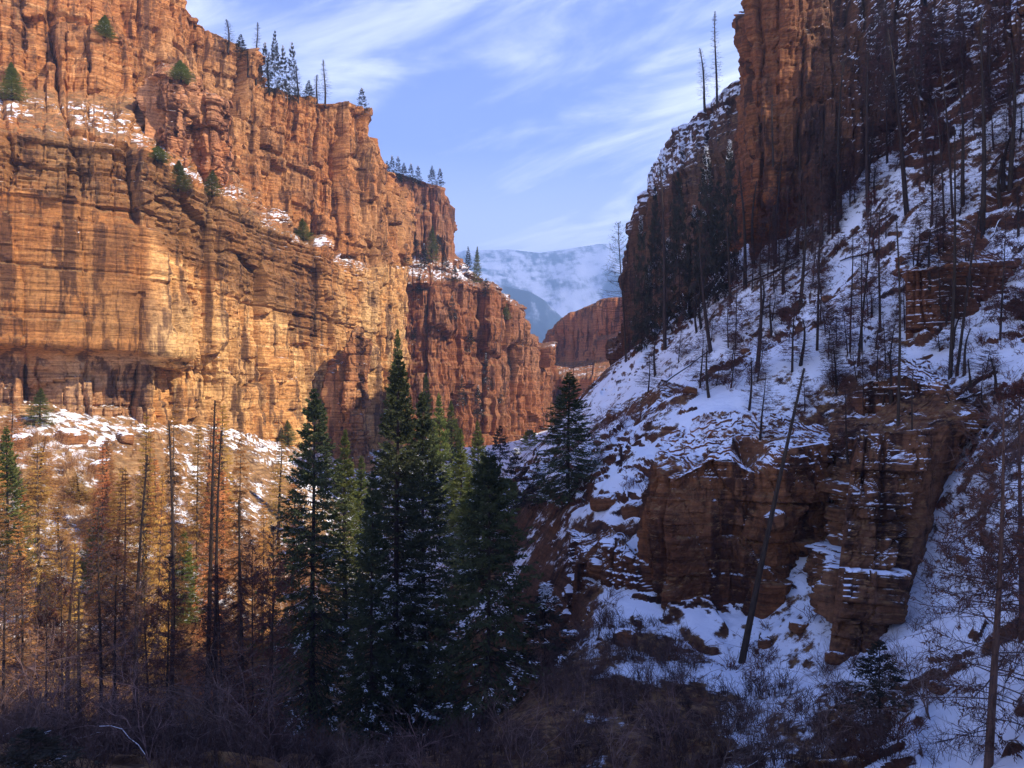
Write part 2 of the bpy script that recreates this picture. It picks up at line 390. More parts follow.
E_ = [ecol(752, (262, 160), (120, 162), (20, 165)),
      ecol(745, (262, 125), (120, 126), (12, 129)),
      ecol(748, (262, 117), (110, 118), (2, 121)),
      ecol(785, (262, 114), (100, 116), (-30, 119)),
      ecol(835, (215, 112), (70, 115), (-55, 121)),
      ecol(880, (150, 111), (40, 116), (-80, 126)),
      ecol(940, (95, 108), (0, 116), (-110, 130)),
      ecol(1010, (40, 104), (-60, 114), (-150, 130)),
      xyz((80, 92, 10), (80, 92, 46), (88, 97, 70), (98, 100, 101), (120, 105, 101), (150, 110, 80)),  # unseen stretch from here, rim heights set for the shadow on the canyon floor
      xyz((86, 60, 8), (86, 60, 44), (93, 62, 70), (102, 64, 86), (125, 64, 86), (160, 64, 80)),
      xyz((88, 10, 8), (88, 10, 44), (95, 10, 70), (104, 10, 108), (125, 10, 108), (160, 10, 80)),
      xyz((86, -60, 8), (86, -60, 40), (93, -60, 60), (102, -60, 112), (125, -60, 112), (160, -60, 80))]
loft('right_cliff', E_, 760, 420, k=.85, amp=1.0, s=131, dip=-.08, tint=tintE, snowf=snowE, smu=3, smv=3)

# ------------------------------------------------------------------ valley floor and snowy hillside
ctl = [P(*t) for t in [
 (-300, 440, 100), (0, 418, 114), (100, 428, 119), (200, 445, 131), (280, 452, 150), (340, 452, 185), (0, 560, 88), (120, 575, 92), (240, 575, 88),
 (400, 450, 225), (460, 448, 260), (530, 440, 320), (560, 425, 340), (600, 415, 300), (620, 440, 420), (400, 445, 420),
 (545, 480, 92), (590, 490, 78), (625, 520, 68), (600, 600, 60), (560, 650, 58), (640, 655, 52), (540, 560, 76),
 (590, 392, 135), (640, 415, 92), (640, 350, 130), (700, 325, 118), (740, 268, 118), (790, 255, 112), (850, 190, 110), (900, 215, 95), (940, 110, 106),
 (1010, 60, 103), (1024, 200, 82), (1024, 330, 66), (950, 320, 74), (880, 330, 80), (800, 330, 92), (780, 400, 79), (700, 428, 77), (740, 430, 76),
 (880, 415, 68), (950, 425, 62), (1024, 450, 50), (992, 520, 51), (1000, 600, 42), (928, 640, 48), (860, 668, 46), (800, 600, 54), (740, 665, 54), (835, 520, 62),
 (840, 455, 70), (700, 640, 55), (660, 632, 57), (760, 622, 58), (720, 715, 48), (900, 740, 37), (1024, 745, 29), (700, 768, 39), (500, 775, 40), (300, 772, 38), (100, 765, 34), (-50, 740, 34),
 (1150, 300, 62), (1200, 60, 95), (1250, 600, 28)]]
ctl += [np.array(v, float) for v in [(-15, 70, -31), (-30, 68, -30), (0, 66, -30), (-45, 62, -27), (-10, 90, -30), (-20, 130, -27), (-10, 180, -24), (0, 0, -2.5), (-4, 10, -8.5), (6, 10, -7), (0, 20, -14),
        (-25, 10, -10), (25, 10, -4), (15, 0, -1), (40, 20, 4), (80, 30, 42), (80, 80, 44), (80, 0, 40), (-60, 20, -14), (-20, 0, -5), (-60, 0, -8), (78, 95, 45), (60, 50, 22), (55, 20, 16)]]
ctl = np.array(ctl)
def tps(r2): return .5*r2*np.log(r2+1e-6)
_S = 60.0
def fit(c):
    xy = c[:, :2]/_S; n = len(c); K = tps(((xy[:, None]-xy[None])**2).sum(2))+np.eye(n)*.004
    Pm = np.c_[np.ones(n), xy]; A = np.block([[K, Pm], [Pm.T, np.zeros((3, 3))]])
    return np.linalg.solve(A, np.r_[c[:, 2], 0, 0, 0]), xy
_w, _xy = fit(ctl)
def hill0(x, y):
    x = np.asarray(x, float)/_S; y = np.asarray(y, float)/_S
    r = _w[-3]+_w[-2]*x+_w[-1]*y
    for i in range(len(_xy)): r = r+_w[i]*tps((x-_xy[i, 0])**2+(y-_xy[i, 1])**2)
    return r
def hill(x, y):
    h = hill0(x, y)
    e = .5; gx = (hill0(x+e, y)-h)/e; gy = (hill0(x, y+e)-h)/e; sl = np.sqrt(gx*gx+gy*gy)
    right = sstep(-8, 4, x)
    h = h+1.3*fbm(x/14, y/14, o=4, s=200)*(.4+right)
    # rock ledges : patches of the slope break into benches and low risers
    wx = x+3*fbm(x/5, y/5, o=3, s=205); wy = y+3*fbm(x/5, y/5, o=3, s=206)
    m = sstep(.35, .75, sl)*(.06+.94*sstep(.08, .4, fbm(wx/11, wy/11, o=4, s=210)))*(.3+.7*right)
    for t, a, s in ((2.9, .8, 1), (1.0, .75, 2), (.42, .22, 3)):
        q = (h+1.6*t*fbm(wx/(3.5*t), wy/(3.5*t), o=3, s=220+s))/t; fr = q-np.floor(q)
        mm = m*sstep(-.35, .25, noise(wx/(4*t), wy/(4*t), s=225+s))
        h = h+mm*a*t*(sstep(.5, .95, fr)-fr)*.85
    h = h+.17*fbm(x/1.6, y/1.6, o=4, s=240, g=.62)
    # stones poking through
    for sc, am, th in ((2.6, .85, .5), (1.1, .36, .6)):
        h = h+am*sstep(th, .8, noise(wx/sc, wy/sc, s=int(250+sc*3)))*sstep(-.3, .3, noise(x/12, y/12, s=260))
    return h
pxs = np.unique(np.r_[np.arange(-900, 0, 9), np.arange(0, 520, 2.4), np.arange(520, 1060, 1.25), np.arange(1060, 1700, 7)])
Ds = np.r_[np.geomspace(1.0, 26, 50)[:-1], np.geomspace(26, 135, 720)[:-1], np.geomspace(135, 470, 110)]
GX = (pxs[None]-512)/FOC*Ds[:, None]; GY = np.broadcast_to(Ds[:, None], GX.shape)
GZ = hill(GX, GY)
GV = np.stack([GX, GY, GZ], -1).reshape(-1, 3)
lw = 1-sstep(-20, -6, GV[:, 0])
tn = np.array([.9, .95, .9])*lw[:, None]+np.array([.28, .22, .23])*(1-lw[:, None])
ppy = 384-GV[:, 2]/GV[:, 1]*FOC; ppx = 512+GV[:, 0]/GV[:, 1]*FOC
sn = .36-.28*lw+.22*fbm(GV[:, 0]/9, GV[:, 1]/9, o=3, s=88)*(1-.5*lw)-.06*lw
sn += .12*sstep(860, 920, ppx)*sstep(430, 480, ppy)
sn += (.3*fbm(GV[:, 0]/5, GV[:, 1]/5, o=3, s=77)-.08)*sstep(400, 480, ppx)*sstep(700, 640, ppx)*sstep(430, 470, ppy)
sn -= .35*sstep(610, 660, ppy)*(1-sstep(690, 740, ppx))+.25*sstep(670, 700, ppy)*(1-sstep(860, 920, ppx))
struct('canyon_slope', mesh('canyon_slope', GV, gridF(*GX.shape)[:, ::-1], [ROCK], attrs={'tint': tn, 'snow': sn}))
# wide ground sheet
gx = np.linspace(-9000, 9000, 61); gy = np.linspace(-9000, 12000, 61); A, B2 = np.meshgrid(gx, gy)
Z = -60+0*A; Z[(np.abs(A) < 400) & (np.abs(B2) < 700)] = -60
struct('ground', mesh('ground', np.stack([A, B2, Z], -1).reshape(-1, 3), gridF(61, 61), [ROCK], attrs={'tint': np.ones((61*61, 3)), 'snow': np.full(61*61, .2)}))

# ---- rock outcrops on the right slope, each a closed block of layered rock
def outcrop(name, front, zt, zb, back=None, k=.38, s=300, nu=420, nv=260, tint=(.8, .58, .5), snow=.05, amp=1.0, lean=(0, 0), mids=((.5, 1.0),), hor=1., vert=1., reg=None):
    # front : plan ring (x, y, top z) ; bottom ring = shifted by lean, at zb
    lean0 = lean; ring = np.array([q_[:3] for q_ in front], float); c = ring[:, :2].mean(0); cols = []
    for q_ in front:
        x, y, z = q_[:3]; lean = q_[3] if len(q_) > 3 else lean0
        rows = [(x+lean[0], y+lean[1], zb-3), (x+lean[0], y+lean[1], zb)]
        for f, g in mids:
            rows.append((x+lean[0]*(1-f)+(x-c[0])*(g-1), y+lean[1]*(1-f)+(y-c[1])*(g-1), zb+(z-zb)*f))
        rows += [(x, y, z-.3), (x+(c[0]-x)*.12, y+(c[1]-y)*.12, z), (x+(c[0]-x)*.6, y+(c[1]-y)*.6, z+.5), (c[0]+(x-c[0])*.02, c[1]+(y-c[1])*.02, ring[:, 2].mean()+.6)]
        cols.append([np.array(r, float) for r in rows])
    return loft(name, cols, nu, nv, k=k, amp=amp, s=s, snow=snow, tint=lambda p: np.tile(tint, (len(p), 1)), smu=2, smv=2, closed=True, flat=.35, hor=hor, vert=vert, reg=reg)
def ring(*t): return [tuple(P(*q)) for q in t]
outcrop('rock_outcrop', ring((650, 462, 63), (672, 476, 61.5), (700, 458, 61.5), (728, 452, 61.5), (756, 470, 60.5), (790, 446, 61.5), (824, 440, 64), (832, 425, 76), (760, 415, 82), (690, 415, 82), (665, 440, 74)),
        None, -19.5, s=310, lean=(0, -2.6), mids=((.35, 1.03), (.72, 1.05)), nu=640, nv=330, snow=-.12, hor=.38, vert=.7, tint=(.5, .36, .3), reg=lambda p: (np.ones(len(p)), np.ones(len(p)), np.ones(len(p)), .35*sstep(-8.5, -5.5, p[:, 2])))
def regK(p):
    px = 512+p[:, 0]/p[:, 1]*FOC; py = 384-p[:, 2]/p[:, 1]*FOC
    q = sstep(-6, 6, px-np.interp(py, [425, 640], [938, 884]))*sstep(425, 440, py)
    f = np.maximum(q, sstep(612, 622, py))
    return 1-.5*q, 1-.7*f, 1-.5*q, -.6*f-.12+.4*fbm(p[:, 0]/1.5, p[:, 2]/1.2, o=3, s=66)
outcrop('rock_outcrop', [(*a, b) for a, b in zip(ring((854, 436, 56), (900, 430, 55), (946, 422, 55.5), (974, 405, 60), (965, 400, 68), (880, 405, 70), (850, 425, 64)), ((-4.6, -7), (-5, -6.5), (-6.2, -5.2), (-8.2, -5.5), (-7, -6), (-5, -5), (-4.6, -6)))],
        None, -16.8, s=350, lean=(-4.2, -4.0), nu=560, nv=330, snow=.12, hor=1.25, k=.4, reg=regK, tint=(.4, .31, .3), amp=.9)
outcrop('rock_outcrop', ring((905, 268, 76), (950, 262, 74), (1000, 262, 74), (1020, 255, 80), (990, 225, 88), (930, 232, 88)),
        None, 2.5, s=390, k=.35, nu=380, nv=180, snow=.22, tint=(.4, .3, .3))
outcrop('rock_outcrop', ring((862, 380, 66), (900, 376, 65), (950, 388, 63), (962, 385, 67), (950, 365, 74), (880, 362, 76)),
        None, -4.5, s=410, k=.33, nu=320, nv=150, snow=.25, tint=(.4, .3, .3))
outcrop('rock_outcrop', ring((590, 470, 80), (625, 455, 79), (655, 425, 82), (700, 395, 90), (690, 385, 98), (620, 410, 102), (590, 440, 96)),
        None, -17, s=430, k=.4, nu=420, nv=220, snow=.16, tint=(.36, .28, .28), mids=((.5, 1.1),))
outcrop('rock_outcrop', ring((575, 560, 66), (612, 545, 64), (650, 560, 62), (655, 540, 68), (610, 520, 74), (575, 530, 74)),
        None, -24, s=450, k=.36, nu=320, nv=200, snow=.2, tint=(.36, .28, .28), mids=((.5, 1.12),))
# pinnacles standing against the left wall
outcrop('rock_pinnacle', ring((334, 375, 175), (350, 335, 172), (366, 330, 174), (372, 345, 180), (360, 335, 188), (338, 355, 186)),
        None, -17, s=470, k=.8, nu=260, nv=260, snow=-.1, tint=(1.1, .9, .75), amp=.8, mids=((.5, 1.2),))

outcrop('rock_tower', ring((147, 76, 140), (166, 72, 138), (187, 78, 140), (191, 80, 148), (186, 78, 158), (150, 76, 156)),
        None, 29, s=480, k=.7, nu=260, nv=240, snow=.0, tint=(1.1, .84, .74), amp=.8, mids=((.5, 1.12),))
outcrop('rock_tower', ring((194, 98, 150), (210, 94, 149), (226, 104, 152), (228, 106, 160), (220, 100, 166), (196, 98, 164)),
        None, 30, s=490, k=.7, nu=220, nv=220, snow=.0, tint=(1.1, .84, .74), amp=.8, mids=((.5, 1.12),))
# ------------------------------------------------------------------ far mountains
def mountain(name, rid, D0, D1, base, s, tint, snow, nx=340, ny=150):
    px = np.linspace(rid[0][0], rid[-1][0], nx); pyr = np.interp(px, [r[0] for r in rid], [r[1] for r in rid])
    t = np.linspace(0, 1.25, ny)[:, None]
    Dm = D0+(D1-D0)*t
    X = (px[None]-512)/FOC*D1*np.ones_like(t)
    top = (384-pyr)[None]/FOC*D1
    f = np.where(t <= 1, t**.85, 1-(t-1)*1.2)
    Zm = base+(top-base)*f
    r = 1-np.abs(noise(X/170+.5*noise(Dm/300, X/300, s=3), Dm/1400, s=s))*2
    Zm = Zm+(r*70+60*fbm(X/300, Dm/400, o=6, s=s+1, g=.5))*np.clip(t*2.5, 0, 1)*np.clip((1.08-t)*1.6, .08, 1)
    pts = np.stack([X, Dm+0*X, Zm], -1).reshape(-1, 3)
    return struct(name, mesh(name, pts, gridF(ny, nx), [M_mtn], smooth=True, attrs={'snow': np.full(len(pts), snow)+.0*pts[:, 0]}))
m_, nt_ = newmat('haze_tinted_snowy_forest'); n = N(nt_)
co = n.new('ShaderNodeTexCoord').outputs['Object']
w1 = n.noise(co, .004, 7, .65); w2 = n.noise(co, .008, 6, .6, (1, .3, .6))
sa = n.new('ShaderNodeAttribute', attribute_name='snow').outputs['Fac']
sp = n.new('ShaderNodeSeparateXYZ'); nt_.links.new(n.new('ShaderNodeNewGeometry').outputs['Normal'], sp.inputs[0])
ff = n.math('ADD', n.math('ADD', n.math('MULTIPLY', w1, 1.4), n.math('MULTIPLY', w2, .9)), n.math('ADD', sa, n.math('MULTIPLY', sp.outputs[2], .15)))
w3 = n.noise(co, .03, 8, .7, (1, .15, .5)); ff = n.math('ADD', ff, n.math('MULTIPLY', n.math('SUBTRACT', w3, .5), 1.3)); cc = n.mix(n.maprange(ff, 1.0, 1.4), (.03, .06, .11), (.38, .43, .64))  # blue of distant haze put into the forest and snow colours
bb = n.new('ShaderNodeBsdfPrincipled'); n.put(bb.inputs['Base Color'], cc); bb.inputs['Roughness'].default_value = .9
oo = n.new('ShaderNodeOutputMaterial'); nt_.links.new(bb.outputs[0], oo.inputs[0])
M_mtn = m_
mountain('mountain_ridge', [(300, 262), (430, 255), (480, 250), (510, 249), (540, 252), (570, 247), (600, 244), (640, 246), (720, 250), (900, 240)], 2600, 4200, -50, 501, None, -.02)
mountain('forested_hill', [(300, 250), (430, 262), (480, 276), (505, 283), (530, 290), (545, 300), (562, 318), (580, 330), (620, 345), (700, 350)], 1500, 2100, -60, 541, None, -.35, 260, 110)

# ------------------------------------------------------------------ tree kit
def trunk_line(h, lean=(0, 0), bend=.01, k=9):
    t = np.linspace(0, 1, k); ph = rng.uniform(0, 6.28, 2)
    x = lean[0]*t**1.2+bend*h*np.sin(t*3.5+ph[0])*t; y = lean[1]*t+bend*h*np.sin(t*3+ph[1])*t
    return np.stack([x, y, t*h], 1)
def on_line(Q, z):
    return np.stack([np.interp(z, Q[:, 2], Q[:, 0]), np.interp(z, Q[:, 2], Q[:, 1]), z], 1)
def branches(Q, h, R, z0, nb, up, sag, shape=.8, rnd=.35, k=6, tipup=.15, whorl=0):
    t = rng.uniform(0, 1, nb); t = np.sort(t)
    if whorl: wn = h/whorl; t = np.clip((np.round(t*wn)+rng.normal(0, .13, nb))/wn, 0, 1)
    z = h*(z0+(1-z0)*t**.95*.99)
    Lb = R*(1-t*.985)**shape*(1-rnd+2*rnd*rng.uniform(size=nb)*.8)*np.clip(t/.12+.45, 0, 1)+.05
    az = np.arange(nb)*2.399+rng.normal(0, .35, nb)
    s = np.linspace(0, 1, k)[None]
    el = up[0]+(up[1]-up[0])*t+rng.normal(0, .1, nb)
    r = Lb[:, None]*s*np.cos(el)[:, None]; dz = Lb[:, None]*(s*np.sin(el)[:, None]-sag*s**1.6*(1-t[:, None]*.6)+tipup*s**4)
    o = on_line(Q, z)
    return np.stack([o[:, None, 0]+r*np.cos(az)[:, None], o[:, None, 1]+r*np.sin(az)[:, None], z[:, None]+dz], 2), Lb, az, t
def sprays(mb, Br, Lb, az, per=14, tl=.38, nl=.22, nw=.05, droop=.25, kper=7, jit=.45):
    # side twigs along each branch, each twig a row of narrow needle clumps
    nb, k, _ = Br.shape
    n = nb*per; bi = np.repeat(np.arange(nb), per); s = rng.uniform(.12, 1, n)**.8
    f = s*(k-1); i = np.minimum(f.astype(int), k-2); w = (f-i)[:, None]
    p = Br[bi, i]*(1-w)+Br[bi, i+1]*w; ax = Br[bi, i+1]-Br[bi, i]; ax /= np.linalg.norm(ax, axis=1, keepdims=True)+1e-9
    sd = np.where(rng.uniform(size=n) < .5, -1., 1.)[:, None]; side = np.cross(ax, [0, 0, 1.])*sd
    d = ax*rng.uniform(.5, 1.1, (n, 1))+side*rng.uniform(.3, 1.0, (n, 1)); d[:, 2] -= droop*rng.uniform(.3, 1.6, n)
    d /= np.linalg.norm(d, axis=1, keepdims=True)
    l = np.minimum(tl*Lb[bi]*(1.15-s), 1.1)*rng.uniform(.5, 1.1, n)+.12*np.minimum(1, Lb[bi])
    m = n*kper; ti = np.repeat(np.arange(n), kper); q = rng.uniform(0, 1, m)
    pp = p[ti]+d[ti]*(l[ti]*q)[:, None]
    dd = d[ti]+rng.normal(0, jit, (m, 3)); dd /= np.linalg.norm(dd, axis=1, keepdims=True)
    mb.kites(pp, dd, nl*rng.uniform(.6, 1.3, m)*np.clip(.35+Lb[bi][ti]*.6, 0, 1), nw*rng.uniform(.6, 1.3, m))
    return p, d, l
def make_tree(kind, h, R, seed, lean=(0, 0)):
    """returns list of (part name, mesh)"""
    global rng
    keep = rng; rng = np.random.default_rng(seed)
    out = []; tr = MB()
    big = h > 6
    if kind in ('spruce', 'fir', 'orange', 'dark'):
        Q = trunk_line(h, lean, .006); rad = h*{'spruce': .0095, 'fir': .009, 'orange': .0065, 'dark': .009}[kind]
        tr.tubes(Q[None], (rad*(1-np.linspace(0, 1, len(Q)))**.8+.015)[None], 8)
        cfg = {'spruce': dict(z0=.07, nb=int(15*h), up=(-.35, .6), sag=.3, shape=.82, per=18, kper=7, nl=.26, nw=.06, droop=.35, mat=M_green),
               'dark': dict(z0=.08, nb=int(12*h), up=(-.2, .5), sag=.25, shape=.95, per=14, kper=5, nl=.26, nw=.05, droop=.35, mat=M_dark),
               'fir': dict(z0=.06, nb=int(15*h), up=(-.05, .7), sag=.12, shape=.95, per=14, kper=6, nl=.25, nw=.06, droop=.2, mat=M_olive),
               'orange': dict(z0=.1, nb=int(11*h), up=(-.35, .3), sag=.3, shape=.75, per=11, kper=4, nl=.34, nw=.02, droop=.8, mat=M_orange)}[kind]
        Br, Lb, az, t = branches(Q, h, R, cfg['z0'], cfg['nb'], cfg['up'], cfg['sag'], cfg['shape'], whorl=.62 if kind in ('spruce', 'orange', 'dark') else 0)
        fo = MB(); fo.cur = 2; fo.tubes(Br, np.linspace(1, .2, Br.shape[1])[None]*((.008+.009*Lb)*(1.7 if kind == 'orange' else 1))[:, None], 3); fo.cur = 0
        p, d, l = sprays(fo, Br, Lb, az, cfg['per'], .42, cfg['nl'], cfg['nw'], cfg['droop'], cfg['kper'], .22 if kind == 'orange' else .45)
        if kind in ('spruce', 'dark', 'fir'):
            sn = fo; fo.cur = 1; msk = noise(p[:, 0]*.9, p[:, 1]*.9, p[:, 2]*.7, s=seed) > ((.28+.35*np.clip(p[:, 2]/h, 0, 1)) if kind == 'spruce' else (.45 if kind == 'dark' else .55))
            ps = p[msk]; ds = d[msk]; ds = ds*[1, 1, .4]; m = np.repeat(np.arange(len(ps)), 2)
            pp = ps[m]+rng.normal(0, .07, (len(m), 3))+[0, 0, .05]; dd = ds[m]+rng.normal(0, .3, (len(m), 3))*[1, 1, .3]
            dd /= np.linalg.norm(dd, axis=1, keepdims=True)
            sn.kites(pp, dd, rng.uniform(.15, .42, len(m)), rng.uniform(.035, .085, len(m)), np.tile([0., 0, 1.], (len(m), 1)))
        out = [('trunk', tr.mesh('trunk', M_bark if kind != 'orange' else M_bark2, True)), ('crown', fo.mesh('crown', [cfg['mat'], M_snow, M_bark]))]
    else:                                            # burnt snags and dead brown trees
        Q = trunk_line(h, lean, .012, 12)
        rad = {'snag': .0065, 'brown': .006, 'pole': .0055, 'lean': .0105, 'near': .009}[kind]*h+.04
        tip = {'snag': .25, 'lean': .3, 'brown': .12, 'pole': .4, 'near': .15}[kind]
        tr.tubes(Q[None], (rad*(1-(1-tip)*np.linspace(0, 1, len(Q))))[None], 8)
        cfg = {'snag': dict(z0=.2, nb=int(6*h)+8, up=(-.1, .5), sag=.15, R=R, tw=8), 'pole': dict(z0=.3, nb=int(2.5*h)+3, up=(-.2, .4), sag=.1, R=R*.55, tw=3),
               'lean': dict(z0=.3, nb=34, up=(-.3, .4), sag=.1, R=R*.5, tw=3),
               'brown': dict(z0=.16, nb=int(8*h)+8, up=(-.15, .5), sag=.2, R=R, tw=10), 'near': dict(z0=.1, nb=int(9*h), up=(-.1, .6), sag=.2, R=R, tw=14)}[kind]
        Br, Lb, az, t = branches(Q, h, cfg['R'], cfg['z0'], cfg['nb'], cfg['up'], cfg['sag'], .55, .45)
        Br[:, 1:] += np.cumsum(rng.normal(0, .03, Br[:, 1:].shape), 1)
        br = MB(); br.tubes(Br, np.linspace(1, .15, Br.shape[1])[None]*(.009+.007*Lb)[:, None], 3)
        n_, k_ = Br.shape[:2]; per = cfg['tw']; bi = np.repeat(np.arange(n_), per); s_ = rng.uniform(.2, .98, len(bi))*(k_-1)
        i = s_.astype(int); w = (s_-i)[:, None]; p = Br[bi, i]*(1-w)+Br[bi, i+1]*w
        ax = Br[bi, i+1]-Br[bi, i]; ax /= np.linalg.norm(ax, axis=1, keepdims=True)
        d = ax+rng.normal(0, .7, ax.shape); d /= np.linalg.norm(d, axis=1, keepdims=True); l = rng.uniform(.15, .45, len(bi))*Lb[bi]*.9+.08
        e = p+d*l[:, None]; md = (p+e)/2+rng.normal(0, .04, p.shape)
        br.tubes(np.stack([p, md, e], 1), np.tile([.017, .013, .006] if kind == 'brown' else [.013, .01, .004], (len(p), 1)), 3)
        out = [('trunk', tr.mesh('trunk', M_bark if kind != 'near' else M_bark2, True)), ('crown', br.mesh('crown', M_twig if kind in ('brown', 'near') else M_bark))]
        if kind in ('brown', 'near'):
            fo = MB(); m = np.repeat(np.arange(len(p)), 9); q = rng.uniform(0, 1, len(m))[:, None]
            keepm = noise(p[m, 0]*.8, p[m, 1]*.8, p[m, 2]*.6, s=seed) > .05
            pp = (p[m]*(1-q)+e[m]*q)[keepm]; dd = (d[m]+rng.normal(0, .6, (len(m), 3))-[0, 0, .35])[keepm]; dd /= np.linalg.norm(dd, axis=1, keepdims=True)
            fo.kites(pp, dd, rng.uniform(.1, .26, len(pp)), rng.uniform(.012, .028, len(pp)))
            out.append(('needles', fo.mesh('needles', M_red)))
    rng = keep
    return out
PROTO = {}
def tree(kind, variant, h, R, loc, label, name, cat, group=None, lean=(0, 0), parts=True):
    """a tree of its own : empty at its foot, with its parts ; meshes shared between copies of one variant"""
    key = (kind, variant)
    if key not in PROTO:
        PROTO[key] = (make_tree(kind, h, R, 1000+variant*17+len(kind)*131), h, R)
    parts_, h0, R0 = PROTO[key]
    o = empty(name, loc, label, cat, group)
    rs = min(1.35, max(.65, R/R0)); o.scale = (rs, rs, h/h0)
    rz = random.uniform(0, 6.28)
    tilt = math.atan2(lean[0], h); o.rotation_mode = 'ZYX'
    o.rotation_euler = (-math.atan2(lean[1], h), tilt, rz)
    from mathutils import Matrix
    Rm = Matrix.Rotation(tilt, 3, 'Y') @ Matrix.Rotation(-math.atan2(lean[1], h), 3, 'X') @ Matrix.Rotation(rz, 3, 'Z')
    o.rotation_mode = 'XYZ'; o.rotation_euler = Rm.to_euler('XYZ')
    for nm, me in parts_: link(nm, me, o)
    return o
bpy.context.view_layer.update()
dg = bpy.context.evaluated_depsgraph_get()
SC = bpy.context.scene
def hit(px, py):
    d = Vector(((px-512)/FOC, 1, (384-py)/FOC)).normalized()
    ok, loc, nrm, idx, ob, _ = SC.ray_cast(dg, Vector((0, 0, 0)), d)
    return (np.array(loc), ob.name) if ok else (None, None)
def ground_at(x, y, z=60):
    return float(hill(np.array([x]), np.array([y]))[0])
def by_top(kind, variant, px, top, D, Rpx, label, name, cat, group=None, leanpx=0, sink=.3):
    x = (px-512)*D/FOC; z = ground_at(x, D); h = (384-top)*D/FOC-z
    if kind in ('spruce', 'dark', 'fir'): Rpx *= 1.3
    return tree(kind, variant, h+sink, Rpx*D/FOC, (x, D, z-sink), label, name, cat, group, (leanpx*D/FOC, 0))
def by_base(kind, variant, px, base, tpx, top, Rpx, label, name, cat, group=None, Dfix=None):
    if Dfix: D = Dfix; loc = P(px, base, D)
    else:
        loc, ob = hit(px, base)
        if loc is None or loc[1] > 700: print('MISS', px, base, label); return None
        D = loc[1]
    h = (base-top)*D/FOC
    if kind in ('fir', 'dark'): Rpx = min(Rpx, .42*(base-top))
    return tree(kind, variant, h+.3, Rpx*D/FOC, (loc[0], loc[1], loc[2]-.3), label, name, cat, group, ((tpx-px)*D/FOC, 0))

# ---- big evergreens in the middle of the canyon floor
by_top('spruce', 0, 312, 388, 70, 50, 'tall dark green spruce left of the central pair, drooping boughs', 'spruce_tree', 'spruce tree', 'tall evergreens on the canyon floor')
by_top('spruce', 1, 396, 352, 66, 50, 'tallest dark spruce in the middle of the canyon floor, long bare trunk line showing', 'spruce_tree', 'spruce tree', 'tall evergreens on the canyon floor')
by_top('spruce', 2, 424, 392, 72, 42, 'dark spruce tight behind the right side of the tallest spruce', 'spruce_tree', 'spruce tree', 'tall evergreens on the canyon floor')
by_top('spruce', 3, 488, 452, 54, 62, 'broad blackish spruce at bottom centre with snow on its low boughs', 'spruce_tree', 'spruce tree', 'tall evergreens on the canyon floor')
by_top('spruce', 0, 568, 372, 80, 36, 'dark spruce in front of the foot of the snowy right slope', 'spruce_tree', 'spruce tree', 'tall evergreens on the canyon floor')
by_top('fir', 0, 396, 328, 118, 22, 'sunlit yellow-green fir rising behind the tallest spruce', 'fir_tree', 'fir tree', 'sunlit firs behind the dark spruces')
by_top('fir', 1, 440, 392, 112, 20, 'slim olive fir right behind the tallest spruce, sun on its top', 'fir_tree', 'fir tree', 'sunlit firs behind the dark spruces')
by_top('fir', 0, 462, 428, 98, 22, 'olive fir between the tallest spruce and the broad bottom one', 'fir_tree', 'fir tree', 'sunlit firs behind the dark spruces')
by_top('fir', 1, 478, 420, 112, 18, 'thin olive fir above the tip of the broad bottom spruce', 'fir_tree', 'fir tree', 'sunlit firs behind the dark spruces')
by_top('fir', 0, 345, 428, 88, 28, 'green fir half hidden behind the right side of the left spruce', 'fir_tree', 'fir tree', 'sunlit firs behind the dark spruces')
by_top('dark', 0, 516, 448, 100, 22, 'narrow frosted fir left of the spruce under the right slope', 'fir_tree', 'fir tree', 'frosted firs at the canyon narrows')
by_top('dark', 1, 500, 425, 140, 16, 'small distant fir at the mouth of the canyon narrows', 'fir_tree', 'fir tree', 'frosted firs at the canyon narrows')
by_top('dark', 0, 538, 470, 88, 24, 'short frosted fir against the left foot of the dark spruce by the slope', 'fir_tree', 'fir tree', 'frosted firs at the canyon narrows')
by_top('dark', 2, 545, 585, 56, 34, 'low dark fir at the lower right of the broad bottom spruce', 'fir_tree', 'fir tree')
by_top('spruce', 2, 372, 470, 62, 30, 'short dark spruce filling the gap left of the tallest spruce', 'spruce_tree', 'spruce tree', 'tall evergreens on the canyon floor')
by_top('fir', 1, 97, 506, 84, 15, 'small green fir standing alone among the orange trees', 'fir_tree', 'fir tree')
by_top('fir', 0, 182, 528, 80, 16, 'small yellow-green fir behind the orange trees right of the lone green one', 'fir_tree', 'fir tree')
by_top('dark', 1, 880, 640, 38, 30, 'small black-green spruce below the striped rock block on the right', 'spruce_tree', 'spruce tree')
by_top('fir', 1, 8, 425, 82, 26, 'yellow-green fir at the left edge above the brush', 'fir_tree', 'fir tree')
by_top('dark', 1, 30, 728, 27, 60, 'snow-laden little fir in the bottom left corner', 'fir_tree', 'fir tree')
